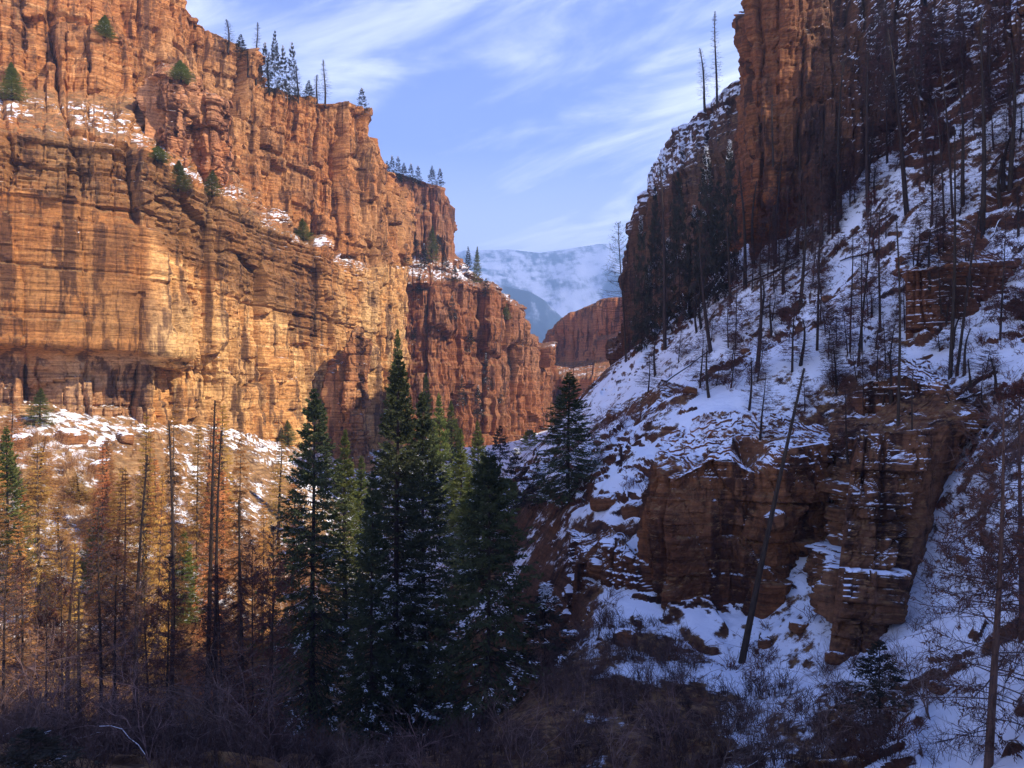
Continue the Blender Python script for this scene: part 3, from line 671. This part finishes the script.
# ---- orange dead-needled trees on the left
for i, (px, top, D, R, ln, lb) in enumerate([
 (170, 402, 72, 24, 2, 'orange dry-needled conifer with dark trunk, left of the central leaning pair'),
 (205, 415, 70, 20, 14, 'orange conifer leaning slightly right, tallest of its close pair'),
 (238, 436, 74, 26, 4, 'rightmost dense orange conifer, nearest the left spruce'),
 (141, 412, 79, 17, 6, 'thin orange conifer just left of the dark-trunked one'),
 (124, 468, 74, 20, 0, 'bright yellow-orange conifer beside the lone green fir'),
 (196, 425, 82, 17, 4, 'rusty conifer standing behind the close leaning pair'),
 (152, 470, 68, 17, 12, 'leaning orange conifer crossing in front of its neighbours'),
 (74, 540, 64, 15, 0, 'dark trunked orange conifer low at left, thin crown'),
 (38, 440, 78, 26, 2, 'yellow-orange conifer near the left edge'),
 (60, 500, 80, 20, 0, 'faded orange conifer between the left edge and the lone green fir'),
 (262, 500, 80, 18, 3, 'short rusty conifer at the right end of the orange stand'),
 (222, 470, 86, 20, 0, 'pale orange conifer behind the rightmost dense one'),
 (108, 440, 90, 18, 0, 'thin tan conifer high behind the lone green fir'),
 (18, 520, 66, 22, 0, 'low orange conifer at the far left edge')]):
    by_top('orange', i % 4, px, top, D, R, lb, 'conifer_tree', 'conifer tree', 'orange dry conifers on the left', ln)
for i, (px, top, D, ln, lb) in enumerate([
 (170, 420, 60, 2, 'straight black bare trunk rising through the orange stand'),
 (205, 400, 62, 10, 'black bare trunk leaning right, left one of a close pair'),
 (214, 430, 60, 8, 'black bare trunk leaning right, right one of a close pair'),
 (70, 560, 56, 0, 'short black snag among brush near the left edge'),
 (80, 590, 54, -1, 'very thin short snag just right of the short black one at left'),
 (240, 500, 58, 3, 'black bare trunk just left of the left spruce'),
 (135, 455, 64, 8, 'leaning grey-brown bare trunk left of the straight black one'),
 (272, 590, 56, 2, 'thin short snag in front of the left spruce skirt')]):
    by_top('snag', i % 3, px, top, D, 16, lb, 'dead_tree', 'dead tree', 'bare trunks in the orange stand', ln)
for i in range(20):
    px = random.uniform(-10, 300); D = random.uniform(78, 104)
    by_top('orange', i % 4, px, random.uniform(425, 540)-(D-80)*1.2, D, random.uniform(15, 24), 'thin golden-brown dry conifer at the back of the orange stand', 'conifer_tree', 'conifer tree', 'thin golden conifers at the back of the orange stand', random.uniform(-4, 8))
for i, (px, top, D, R, lb) in enumerate([
 (452, 400, 128, 20, 'yellow-green fir right behind the gap between the tallest and the broad spruce'), (468, 470, 92, 24, 'low olive fir left of the broad bottom spruce tip'),
 (508, 478, 96, 22, 'low olive fir right of the broad bottom spruce tip'), (425, 372, 150, 16, 'small far sunlit fir above the right shoulder of the tallest spruce'),
 (360, 455, 98, 22, 'yellow-green fir between the left spruce and the tallest one'), (530, 430, 150, 14, 'small far fir in the mouth of the narrows')]):
    by_top('fir', i % 3, px, top, D, R, lb, 'fir_tree', 'fir tree', 'sunlit firs behind the dark spruces')
# ---- burnt trees on the snowy right slope : foot px,py  top px,py
G1 = 'burnt trees on the snowy slope'
SN = [
 ('pole', 898, 425, 899, 222, 12, 'lone straight black trunk on open snow above the striped block'),
 ('snag', 907, 213, 888, 28, 16, 'thick charred trunk leaning left, high on the slope'),
 ('snag', 927, 182, 914, 55, 12, 'charred trunk just upslope of the thick left-leaning one'),
 ('pole', 945, 232, 936, 92, 10, 'black trunk leaning left, leftmost of the close trio high on the slope'),
 ('pole', 953, 218, 941, 50, 10, 'middle black trunk of the close trio high on the slope'),
 ('snag', 963, 205, 958, 70, 12, 'rightmost black trunk of the close trio high on the slope'),
 ('snag', 982, 232, 986, 15, 18, 'tall charred trunk behind the dark rock outcrop near right edge'),
 ('snag', 950, 378, 958, 130, 14, 'tall thin trunk in front of the dark outcrop at right'),
 ('pole', 956, 376, 980, 205, 12, 'black trunk leaning right across the dark outcrop'),
 ('brown', 858, 366, 872, 190, 20, 'brown twiggy tree leaning right in mid slope'),
 ('pole', 850, 352, 852, 235, 10, 'thin pole left of the brown leaning mid-slope tree'),
 ('pole', 862, 352, 862, 250, 8, 'very thin pole touching the brown leaning mid-slope tree'),
 ('brown', 817, 350, 823, 178, 20, 'brown twiggy tree above the snow patch left of mid slope'),
 ('brown', 848, 462, 843, 380, 18, 'small rusty tree in the snow notch left of the striped block'),
 ('snag', 773, 252, 775, 95, 16, 'dark tree standing against the orange cliff face'),
 ('snag', 880, 332, 880, 205, 10, 'thin bare tree left of the lone straight black trunk'),
 ('snag', 711, 352, 697, 235, 20, 'charred trunk at the lower end of the fallen logs'),
 ('snag', 665, 348, 660, 160, 20, 'dark snag in front of the shaded spur, left one'),
 ('snag', 757, 372, 762, 262, 14, 'bare thin tree right of the fallen logs'),
 ('brown', 735, 350, 738, 268, 18, 'reddish small tree above the rock steps beside the logs'),
 ('brown', 700, 388, 702, 330, 18, 'rusty sapling on the snow below the charred trunk'),
 ('brown', 792, 372, 796, 292, 18, 'reddish sapling in the middle of the lower snow slope'),
 ('snag', 800, 310, 806, 196, 12, 'bare tree at the foot of the orange cliff'),
 ('snag', 837, 232, 842, 60, 14, 'dark twiggy tree where the slope meets the orange cliff'),
 ('snag', 868, 212, 866, 50, 14, 'dark twiggy tree left of the thick left-leaning trunk'),
 ('snag', 1010, 190, 1012, 40, 14, 'thin charred tree at the upper right edge'),
 ('brown', 1000, 340, 1005, 215, 26, 'reddish twiggy tree right of the dark outcrop'),
 ('brown', 905, 330, 902, 262, 14, 'small brown sapling at the left end of the dark outcrop'),
 ('brown', 760, 440, 765, 372, 20, 'rusty bush-like tree on the rim of the big square block'),
 ('brown', 648, 392, 650, 352, 14, 'small brown sapling low on the snow near the canyon mouth'),
 ('snag', 690, 312, 688, 245, 10, 'short dark tree between the spur and the fallen logs'),
 ('snag', 730, 300, 728, 215, 12, 'short dark tree at the upper end of the fallen logs'),
 ('snag', 745, 288, 742, 170, 12, 'dark bare tree at the lower left corner of the orange cliff'),
 ('brown', 990, 120, 990, 10, 22, 'brown tree high at the right edge among ledges'),
 ('brown', 930, 90, 932, 5, 20, 'brown tree on the snowy ledges left of the high right corner'),
 ('brown', 880, 120, 884, 10, 20, 'brown tree on the ledges right of the orange cliff'),
 ('pole', 818, 268, 820, 205, 7, 'short pole beside the tree at the foot of the orange cliff'),
 ('pole', 912, 430, 913, 370, 8, 'short pole on top of the striped block')]
for i, (kd, bx, by, tx, ty, R, lb) in enumerate(SN):
    by_base(kd, i % 4, bx, by, tx, ty, R, lb, 'burnt_tree', 'burnt tree', G1)
by_base('snag', 5, 626, 362, 620, 222, 26, 'black snag with ragged branches standing against the gap and sky', 'burnt_tree', 'burnt tree', G1)
by_base('lean', 6, 741, 662, 803, 362, 10, 'long leaning dead trunk across the face of the big square block', 'burnt_tree', 'burnt tree', G1)
by_base('near', 7, 988, 768, 1006, 400, 95, 'nearest brown dead tree with spreading branches at the right edge', 'dead_tree', 'dead tree')
by_base('near', 8, 1022, 640, 1022, 380, 60, 'red-brown bushy dead tree cut by the right edge', 'dead_tree', 'dead tree')
n_s = 0
while n_s < 105:
    px, py = random.uniform(640, 1024), random.uniform(20, 420)
    if py < 420-(px-600)*1.0 or (640 < px < 830 and py > 440): continue
    up = px > 830 and py < 240
    hgt = random.uniform(30, 75) if up else random.uniform(22, 60)
    if by_base('brown' if random.random() < .7 else 'snag', random.randrange(4), px, py, px+random.uniform(-6, 8), py-hgt, hgt*random.uniform(.16, .3), 'thin brown leafless sapling growing through the snow of the right slope', 'sapling', 'sapling', 'saplings on the right slope'): n_s += 1
for i in range(16):
    px = 752+i*7.5+random.uniform(-3, 3); py = 262-max(0, px-785)*1.0+random.uniform(2, 22); hh = random.uniform(55, 120)
    by_base('brown' if i % 3 else 'snag', i % 4, px, py, px+random.uniform(-4, 5), py-hh, hh*.17, 'dark twiggy dead tree rising in front of the foot of the orange cliff', 'dead_tree', 'dead tree', 'dead trees along the foot of the orange cliff')
for i in range(14):
    px = random.uniform(850, 1020); py = random.uniform(60, 215); hh = random.uniform(60, 110)
    by_base('brown', i % 4, px, py, px+random.uniform(-5, 8), py-hh, hh*.2, 'brown twiggy dead tree among the snowy ledges at upper right', 'dead_tree', 'dead tree', 'dead trees among the upper right ledges')
for i in range(12):
    px = -5+i*25+random.uniform(-8, 8)
    by_top('brown', i % 4, px, random.uniform(500, 590), random.uniform(46, 58), random.uniform(26, 40), 'reddish-brown twiggy leafless tree in the shaded front of the orange stand', 'dead_tree', 'dead tree', 'leafless trees before the orange stand', random.uniform(-8, 14))
# dark evergreens in front of the shaded spur
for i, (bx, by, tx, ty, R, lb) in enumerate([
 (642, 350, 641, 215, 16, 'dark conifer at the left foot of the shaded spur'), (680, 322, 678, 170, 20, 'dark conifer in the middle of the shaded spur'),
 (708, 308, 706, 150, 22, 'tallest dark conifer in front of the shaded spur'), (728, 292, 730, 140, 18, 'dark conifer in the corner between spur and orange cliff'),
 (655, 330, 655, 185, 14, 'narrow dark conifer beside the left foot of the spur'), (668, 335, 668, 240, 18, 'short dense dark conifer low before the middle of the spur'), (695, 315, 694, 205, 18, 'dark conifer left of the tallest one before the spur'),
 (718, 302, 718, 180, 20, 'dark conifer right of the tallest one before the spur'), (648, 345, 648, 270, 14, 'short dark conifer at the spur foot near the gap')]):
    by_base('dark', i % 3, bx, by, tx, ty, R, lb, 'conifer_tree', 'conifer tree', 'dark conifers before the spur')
# skyline trees
by_base('snag', 1, 705, 112, 700, 48, 12, 'ragged snag on the spur skyline, left of two', 'burnt_tree', 'burnt tree')
by_base('snag', 2, 717, 106, 716, 12, 10, 'tall narrow snag on the spur skyline, right of two', 'burnt_tree', 'burnt tree')
for i, (px, by, ty, kd, lb) in enumerate([
 (228, 52, 20, 'snag', 'bare snag on the left rim nearest the top edge'), (241, 60, 34, 'dark', 'small dark fir on the left rim right of the first snag'),
 (256, 84, 22, 'snag', 'bare snag on the left rim above the first snow patch'), (265, 90, 42, 'dark', 'narrow fir on the left rim, left of the tallest'),
 (275, 96, 30, 'dark', 'tallest fir on the left rim'), (283, 97, 46, 'dark', 'fir hugging the right side of the tallest rim fir'), (292, 100, 42, 'dark', 'dark fir on the left rim above the snow strip'),
 (196, 14, -14, 'snag', 'bare snag on the left rim cut by the top edge'), (212, 30, 4, 'snag', 'short snag on the left rim just below the top edge'), (248, 76, 48, 'snag', 'thin snag between the first small fir and the snow patch of the left rim'),
 (269, 94, 52, 'snag', 'thin snag in front of the tallest rim fir'), (298, 103, 66, 'snag', 'thin bare snag right of the fir clump on the left rim'), (317, 106, 74, 'snag', 'bare snag just left of the lone one on the left rim'), (309, 104, 80, 'dark', 'tiny fir between the fir clump and the lone snag of the left rim'), (325, 106, 60, 'snag', 'lone bare snag near the right end of the left rim'),
 (362, 114, 88, 'dark', 'single fir at the very end of the left rim')]):
    by_base(kd, i % 3, px, by, px, ty, 7, lb, 'rim_tree', 'rim tree', 'small trees on the left rim')
for i, px in enumerate([380, 387, 392, 398, 404, 411, 418, 432, 440]):
    D = 308; o = P(px, 176+(px-380)*.18, D)
    tree('dark', i % 3, random.uniform(6, 9.5), 2.2, o, 'tiny dark fir on top of the second left buttress', 'rim_tree', 'rim tree', 'tiny firs on the second left buttress')
for i, (px, by, h_) in enumerate([(405, 262, 22), (415, 252, 18), (424, 268, 24), (438, 250, 16), (445, 272, 20), (455, 282, 16), (486, 296, 18), (420, 300, 26), (436, 330, 30), (452, 318, 22), (470, 352, 30), (486, 388, 34), (498, 402, 30), (508, 380, 26), (478, 420, 34), (462, 405, 30), (412, 345, 30), (522, 345, 16)]):
    by_base('dark', i % 3, px, by, px, by-h_, 7, 'small dark fir on a snowy shelf of the second left buttress', 'rim_tree', 'rim tree', 'small firs on shelves of the second left buttress')
for px, by, ty, lb in [(468, 274, 246, 'small dark fir on the notch below the second buttress, left of two'), (477, 280, 246, 'leaning olive fir on the notch below the second buttress, right of two')]:
    by_base('fir' if px == 477 else 'dark', 1, px, by+4, px, ty, 6, lb, 'rim_tree', 'rim tree', 'firs on the notch')
# shrubs clinging to the left cliff
for i, (px, by, ty, R, lb) in enumerate([(12, 100, 62, 12, 'yellow-green bush on the ledge at the left edge'), (105, 38, 15, 12, 'green bush on an upper ledge of the left cliff near the top'),
 (181, 80, 60, 6, 'small bush on top of the square tower of the left cliff'), (40, 425, 388, 10, 'small bright green fir at the foot of the left cliff'), (157, 160, 146, 7, 'small bush on the ledge edge above the pale cliff corner'),
 (212, 196, 170, 10, 'green bush in the snow of the sloping ledge'), (303, 240, 218, 8, 'green bush on the sloping ledge near the pale streaks'), (288, 445, 420, 9, 'green shrub at the foot of the pale cliff'), (178, 190, 160, 8, 'dark bush on the ledge below the square tower'),
 (432, 262, 225, 9, 'dark fir on the snowy steps of the second buttress'), (505, 320, 300, 5, 'tiny fir on the end of the lower left rim')]):
    by_base('fir', i % 2, px, by, px, ty, R, lb, 'small_fir', 'small fir', 'small firs on the left cliff')

# ------------------------------------------------------------------ fallen logs
def log(a, b, r, label, snow=True):
    A, _ = hit(*a); B, _ = hit(*b)
    if A is None or B is None: return
    mid = (A+B)/2; lift = np.array([0, 0, r*.8])
    t = np.linspace(0, 1, 8)[:, None]; Q = A*(1-t)+B*t+lift-mid; Q[1:-1] += rng.normal(0, .06, (6, 3))
    mb = MB(); mb.tubes(Q[None], np.linspace(r, r*.45, 8)[None], 8)
    n = 9; i = rng.integers(1, 7, n); p = Q[i]; d = rng.normal(size=(n, 3)); d[:, 2] = np.abs(d[:, 2]); d /= np.linalg.norm(d, axis=1, keepdims=True)
    mb.tubes(np.stack([p, p+d*.5, p+d*rng.uniform(.6, 1.4, (n, 1))], 1), np.tile([.05, .03, .012], (n, 1)), 4)
    e = empty('fallen_log', mid, label, 'fallen log', 'fallen logs on the snow')
    if snow: mb.cur = 1; mb.tubes((Q+[0, 0, r*.55])[None], np.linspace(r*.72, r*.3, 8)[None], 6)
    link('log', mb.mesh('log', [M_bark, M_snow], True), e)
log((706, 297), (784, 280), .22, 'long fallen log lying across the slope above the charred trunk')
log((728, 292), (800, 262), .2, 'fallen log pointing up to the foot of the orange cliff')
log((640, 402), (708, 352), .16, 'thin fallen log running down the snow toward the canyon mouth')
log((925, 238), (962, 222), .22, 'short fallen log by the close trio of trunks')
log((880, 250), (840, 262), .16, 'thin fallen log left of the thick leaning trunk')
log((1012, 205), (990, 240), .14, 'curved dead branch lying at the upper right edge')
log((770, 345), (742, 372), .12, 'thin log on the snow beside the bare tree')
log((980, 395), (945, 405), .14, 'thin log on the snow right above the striped block')

# ------------------------------------------------------------------ boulders
def boulder(px, py, r, label, i):
    L0, ob = hit(px, py)
    if L0 is None: return
    nu, nv = 28, 16; th = np.linspace(0, 2*math.pi, nu)[None]; ph = np.linspace(-math.pi/2, math.pi/2, nv)[:, None]
    x = np.cos(ph)*np.cos(th); y = np.cos(ph)*np.sin(th); z = np.sin(ph)+0*th
    def sq(v): return np.sign(v)*np.abs(v)**.6
    v = np.stack([sq(x)*r*1.2, sq(y)*r, sq(z)*r*.75], -1)
    q = v.reshape(-1, 3)/r
    q2 = q*(1+.28*fbm(q[:, 0]*1.3, q[:, 1]*1.3, q[:, 2]*1.3, o=4, s=900+i))[:, None]*r
    q2 = q2.reshape(nv, nu, 3); q2[:, -1] = q2[:, 0]; q2 = q2.reshape(-1, 3)
    me = mesh('boulder', q2, gridF(nv, nu), [ROCK], attrs={'tint': np.tile([.45, .36, .34] if px > 400 else [.8, .68, .6], (len(q2), 1)), 'snow': np.full(len(q2), .25)})
    o = link('boulder', me, None, L0+[0, 0, r*.2]); o.rotation_euler = (random.uniform(-.3, .3), random.uniform(-.3, .3), random.uniform(0, 6))
    tag(o, label, 'boulder', 'boulders on the slopes')
for i, (px, py, r, lb) in enumerate([
 (775, 522, .9, 'snow-capped boulder beside the long leaning trunk'), (800, 628, .5, 'dark rock in the snow gully below the big square block'), (765, 645, .45, 'small rock right of the foot of the long leaning trunk'),
 (835, 660, .5, 'rock at the foot of the striped block'), (605, 505, 1.1, 'snowy boulder left of the big square block'), (635, 512, 1.0, 'snow-capped boulder touching the big square block on its left'),
 (600, 570, .9, 'dark boulder in the steep snow left of the big block'), (625, 640, .8, 'boulder low in the gully left of the big block'), (570, 640, .7, 'boulder beside the low dark fir'),
 (690, 392, .6, 'rock by the rusty sapling on the snow'), (745, 352, .5, 'small rock near the bare thin tree on snow'), (828, 300, .6, 'rock on the slope under the brown twiggy tree'),
 (990, 470, .5, 'rock in the snow right of the striped block top'), (965, 560, .45, 'rock in the snow right of the striped block foot'), (940, 690, .4, 'rock in the snow near the small black-green spruce'),
 (100, 470, 1.3, 'snowy boulder on the talus under the left cliff'), (125, 440, 1.2, 'pale boulder near the foot of the left cliff wall'), (72, 440, 1.5, 'broad snow-topped boulder at the foot of the left cliff'), (18, 445, 1.5, 'dark boulder at the left edge of the talus')]):
    boulder(px, py, r, lb, i)

# ------------------------------------------------------------------ brush : nobody could count it
def brush(name, pts, hts, mat, label, nstem=16, spread=.6, tw=4, wid=.011):
    n = len(pts); mb = MB(); m = n*nstem; bi = np.repeat(np.arange(n), nstem)
    b = pts[bi]+np.c_[rng.normal(0, .22, (m, 2)), np.zeros(m)]; h = hts[bi]*rng.uniform(.5, 1.1, m)
    dr = rng.normal(0, spread, (m, 2)); t = np.linspace(0, 1, 4)
    Q = np.stack([np.c_[b[:, 0]+dr[:, 0]*h*tt**1.5, b[:, 1]+dr[:, 1]*h*tt**1.5, b[:, 2]-.1+h*tt*(1-.18*tt)] for tt in t], 1)
    Q[:, 1:] += rng.normal(0, .05, Q[:, 1:].shape)
    mb.tubes(Q, np.tile([wid*1.5, wid*1.2, wid*.9, wid*.4], (m, 1)), 3)
    ti = np.repeat(np.arange(m), tw); s = rng.uniform(.25, .95, len(ti))*3; i = s.astype(int); w = (s-i)[:, None]
    p = Q[ti, i]*(1-w)+Q[ti, i+1]*w; d = rng.normal(0, .6, (len(ti), 3))+[0, 0, .6]; d /= np.linalg.norm(d, axis=1, keepdims=True)
    l = h[ti][:, None]*rng.uniform(.15, .45, (len(ti), 1))
    mb.kites(p, d, l[:, 0], wid*.9)
    o = link(name, mb.mesh(name, mat)); o['kind'] = 'stuff'; tag(o, label, 'brush'); return o
def scatter(n, px0, px1, D0, D1, mask=None):
    px = rng.uniform(px0, px1, n); D = np.sqrt(rng.uniform(D0**2, D1**2, n)); x = (px-512)/FOC*D
    z = hill(x, D); pts = np.stack([x, D, z], 1)
    py = 384-z/D*FOC
    k = np.ones(n, bool) if mask is None else mask(px, py, x, D, z)
    return pts[k]
b1 = scatter(1250, -40, 900, 28, 64, lambda px, py, x, D, z: (py > 640-50*(px < 300)+55*((px > 270) & (px < 540))+60*noise(px/90, D*0+3.1, s=7)) & ((px < 700) | (py > 690)))
brush('brush', b1, rng.uniform(.9, 2.3, len(b1))+(b1[:, 0] < -12)*rng.uniform(0, 2.8, len(b1))*(b1[:, 1] > 38), M_brush, 'tangled leafless purple-brown brush filling the canyon bottom', 12, .3, 8, .015)
b2 = scatter(2300, -60, 330, 62, 112)
brush('brush', b2, rng.uniform(.8, 2.8, len(b2)), M_tan, 'dry tan and orange brush on the sunny talus at left', 10, .5, 4, .016)
b3 = scatter(1900, 560, 1100, 30, 118, lambda px, py, x, D, z: (noise(x/6, D/6, s=8) > .05) & ((D > 50) | (rng.uniform(size=len(D)) < .4)))
brush('brush', b3, rng.uniform(.4, 1.5, len(b3)), M_red, 'thin rusty shrubs dotted over the snowy right slope', 9, .7, 6, .017)
b4 = scatter(80, 820, 1060, 28, 48)
brush('brush', b4, rng.uniform(.8, 2.0, len(b4)), M_red, 'reddish twiggy shrubs on the near snow at lower right', 14, .8, 7, .008)

# leafless shrubs with snow on their limbs, close to the camera at lower left
def bare_shrub(px, D, base_py, reach, az0, label, seed, upr=.75, n0=4, snow_r=.024, lr=.035):
    global rng
    keep = rng; rng = np.random.default_rng(seed)
    loc = P(px, base_py, D); gz = ground_at(loc[0], loc[1]); loc[2] = gz
    limbs = []; rad = []
    def grow(p, d, l, r, dep):
        k = 7; q = [p]
        for _ in range(k-1):
            d = d+rng.normal(0, .2, 3)+np.array([0, 0, -.01*dep]); d /= np.linalg.norm(d); q.append(q[-1]+d*l/(k-1))
        limbs.append(q); rad.append(np.linspace(r, r*.5, k))
        if dep < 4:
            for _ in range(4 if dep < 2 else 3):
                i = rng.integers(2, k); dd = d+rng.normal(0, .55, 3); dd /= np.linalg.norm(dd); grow(q[i], dd, l*rng.uniform(.45, .75), r*.5, dep+1)
    for j in range(n0):
        a = az0+rng.normal(0, .6); grow(np.zeros(3), np.array([math.cos(a)*.7, math.sin(a)*.3, upr+rng.uniform(-.1, .3)]), reach*rng.uniform(.6, 1.1), lr, 0)
    mb = MB(); Q = np.array(limbs); R = np.array(rad); mb.tubes(Q, R, 4)
    hz = (np.abs((Q[:, -1]-Q[:, 0])[:, 2])/np.linalg.norm(Q[:, -1]-Q[:, 0], axis=1) < .6) & (R[:, 0] > snow_r)
    if hz.any(): mb.cur = 1; mb.tubes(Q[hz]+np.array([0, 0, .012]), R[hz]*.75+.002, 4)
    o = link('bare_shrub', mb.mesh('bare_shrub', [M_pale, M_snow]), None, loc); tag(o, label, 'bare shrub', 'leafless shrubs along the bottom')
    rng = keep
bare_shrub(20, 33, 768, 3.8, .1, 'arching bare shrub with snow on its limbs near the left edge', 1)
bare_shrub(-30, 40, 600, 5.0, .5, 'tall bare shrub arching in from the left edge over the orange stand', 6)
for i, (px, D, hh, lb) in enumerate([
 (60, 38, 3.6, 'leafless sapling just right of the arching snowy shrub at lower left'), (105, 42, 4.2, 'tall leafless sapling below the lone green fir'),
 (150, 36, 3.4, 'leafless shrub at the bottom, left of the straight black trunk'), (190, 41, 4.2, 'leafless sapling between the straight black trunk and the leaning pair'),
 (232, 37, 3.6, 'leafless shrub at the foot of the rightmost dense orange conifer'), (275, 41, 3.8, 'leafless sapling against the lower left skirt of the left spruce'),
 (345, 34, 2.6, 'low bare shrub in front of the gap between left and tallest spruce'), (430, 36, 2.8, 'low bare shrub in front of the tallest spruce foot'),
 (520, 38, 3.2, 'bare shrub right of the broad bottom spruce foot'), (575, 41, 3.6, 'forked bare sapling below the low dark fir'),
 (620, 37, 3.4, 'pale-stemmed bare sapling left of the big block at the bottom'), (665, 40, 3.4, 'bare sapling under the left corner of the big square block'),
 (715, 36, 3.0, 'bare sapling below the foot of the long leaning trunk'), (775, 38, 3.0, 'bare sapling below the snow gully'),
 (820, 36, 2.8, 'bare shrub left of the small black-green spruce'), (930, 36, 3.0, 'bare shrub between the small black-green spruce and the nearest dead tree')]):
    bare_shrub(px, D, 768, hh, random.uniform(0, 6), lb, 20+i, 1.6, 5, .021, .03)

# ------------------------------------------------------------------ haze
hb = MB()
x0, x1, y0, y1, z0, z1 = -2800, 3200, -120, 5400, -62, 800
V = [(x, y, z) for z in (z0, z1) for y in (y0, y1) for x in (x0, x1)]
hb.add(V, [(0, 2, 3, 1), (4, 5, 7, 6), (0, 1, 5, 4), (2, 6, 7, 3), (0, 4, 6, 2), (1, 3, 7, 5)])
mh, nth = newmat('haze_air'); n = N(nth); pv = n.new('ShaderNodeVolumePrincipled')
pv.inputs['Color'].default_value = (.38, .6, 1, 1); pv.inputs['Density'].default_value = .00032; pv.inputs['Anisotropy'].default_value = .2
oo = n.new('ShaderNodeOutputMaterial'); nth.links.new(pv.outputs[0], oo.inputs['Volume'])
ho = link('haze', hb.mesh('haze', mh)); ho['kind'] = 'stuff'; tag(ho, 'thin blue air veiling the far mountains', 'haze')

# ------------------------------------------------------------------ sky, sun, camera
SUN_EL, SUN_AZ = math.radians(42), math.radians(-20)       # azimuth of the direction to the sun, from +X towards +Y
w = bpy.data.worlds.new('World'); SC.world = w; w.use_nodes = True; nt = w.node_tree; nt.nodes.clear(); n = N(nt)
sky = n.new('ShaderNodeTexSky', sky_type='NISHITA', sun_disc=False, sun_elevation=SUN_EL, sun_rotation=math.pi/2-SUN_AZ)
sky.ozone_density = 2.5; sky.air_density = 1.0; sky.dust_density = .6; sky.altitude = 1800
tc = n.new('ShaderNodeTexCoord').outputs['Generated']
sp = n.new('ShaderNodeSeparateXYZ'); nt.links.new(tc, sp.inputs[0])
zc = n.math('MAXIMUM', sp.outputs[2], .04); cb = n.new('ShaderNodeCombineXYZ'); n.put(cb.inputs[2], n.math('SUBTRACT', n.math('MULTIPLY', sp.outputs[2], 4.2), n.math('MULTIPLY', sp.outputs[0], 1.0)))
nt.links.new(sp.outputs[0], cb.inputs[0]); nt.links.new(sp.outputs[1], cb.inputs[1])
c1 = n.noise(cb.outputs[0], 2.6, 7, .62, (1, 1, 1.2), .7); c2 = n.noise(cb.outputs[0], 1.2, 3, .5, (1, 1, .9))
cl = n.math('MULTIPLY', n.maprange(c1, .36, .72, .1, 1.), n.maprange(c2, .25, .6, .2, 1.)); cl = n.math('MULTIPLY', cl, n.maprange(sp.outputs[2], .75, .3)); cl = n.math('MAXIMUM', cl, n.maprange(sp.outputs[2], .34, .04, 0., .85))
skc = n.mix(n.math('MULTIPLY', cl, .75), n.mix(1.0, sky.outputs[0], (.97, .92, 1.34), 'MULTIPLY'), (10.4, 10.6, 12.6))
bg = n.new('ShaderNodeBackground'); nt.links.new(skc, bg.inputs[0]); bg.inputs[1].default_value = .125
o = n.new('ShaderNodeOutputWorld'); nt.links.new(bg.outputs[0], o.inputs[0])
sl = bpy.data.lights.new('sun', 'SUN'); sl.energy = 5.0; sl.angle = math.radians(.5); sl.color = (1, .89, .72)
so = bpy.data.objects.new('sun', sl); C.objects.link(so)
sd = Vector((math.cos(SUN_EL)*math.cos(SUN_AZ), math.cos(SUN_EL)*math.sin(SUN_AZ), math.sin(SUN_EL)))
so.rotation_euler = sd.to_track_quat('Z', 'Y').to_euler(); so.location = (60, -20, 200)
cd = bpy.data.cameras.new('camera'); cd.sensor_width = 36; cd.lens = 36*FOC/1024; cd.clip_start = .1; cd.clip_end = 20000
cam = bpy.data.objects.new('camera', cd); C.objects.link(cam); cam.rotation_euler = (math.pi/2, 0, 0); SC.camera = cam
SC.view_settings.view_transform = 'Standard'; SC.view_settings.look = 'None'; SC.view_settings.gamma = 1; SC.view_settings.exposure = .88
SC.cycles.max_bounces = 6; SC.cycles.diffuse_bounces = 3; SC.cycles.transparent_max_bounces = 4; SC.cycles.volume_bounces = 0
SC.cycles.use_denoising = True
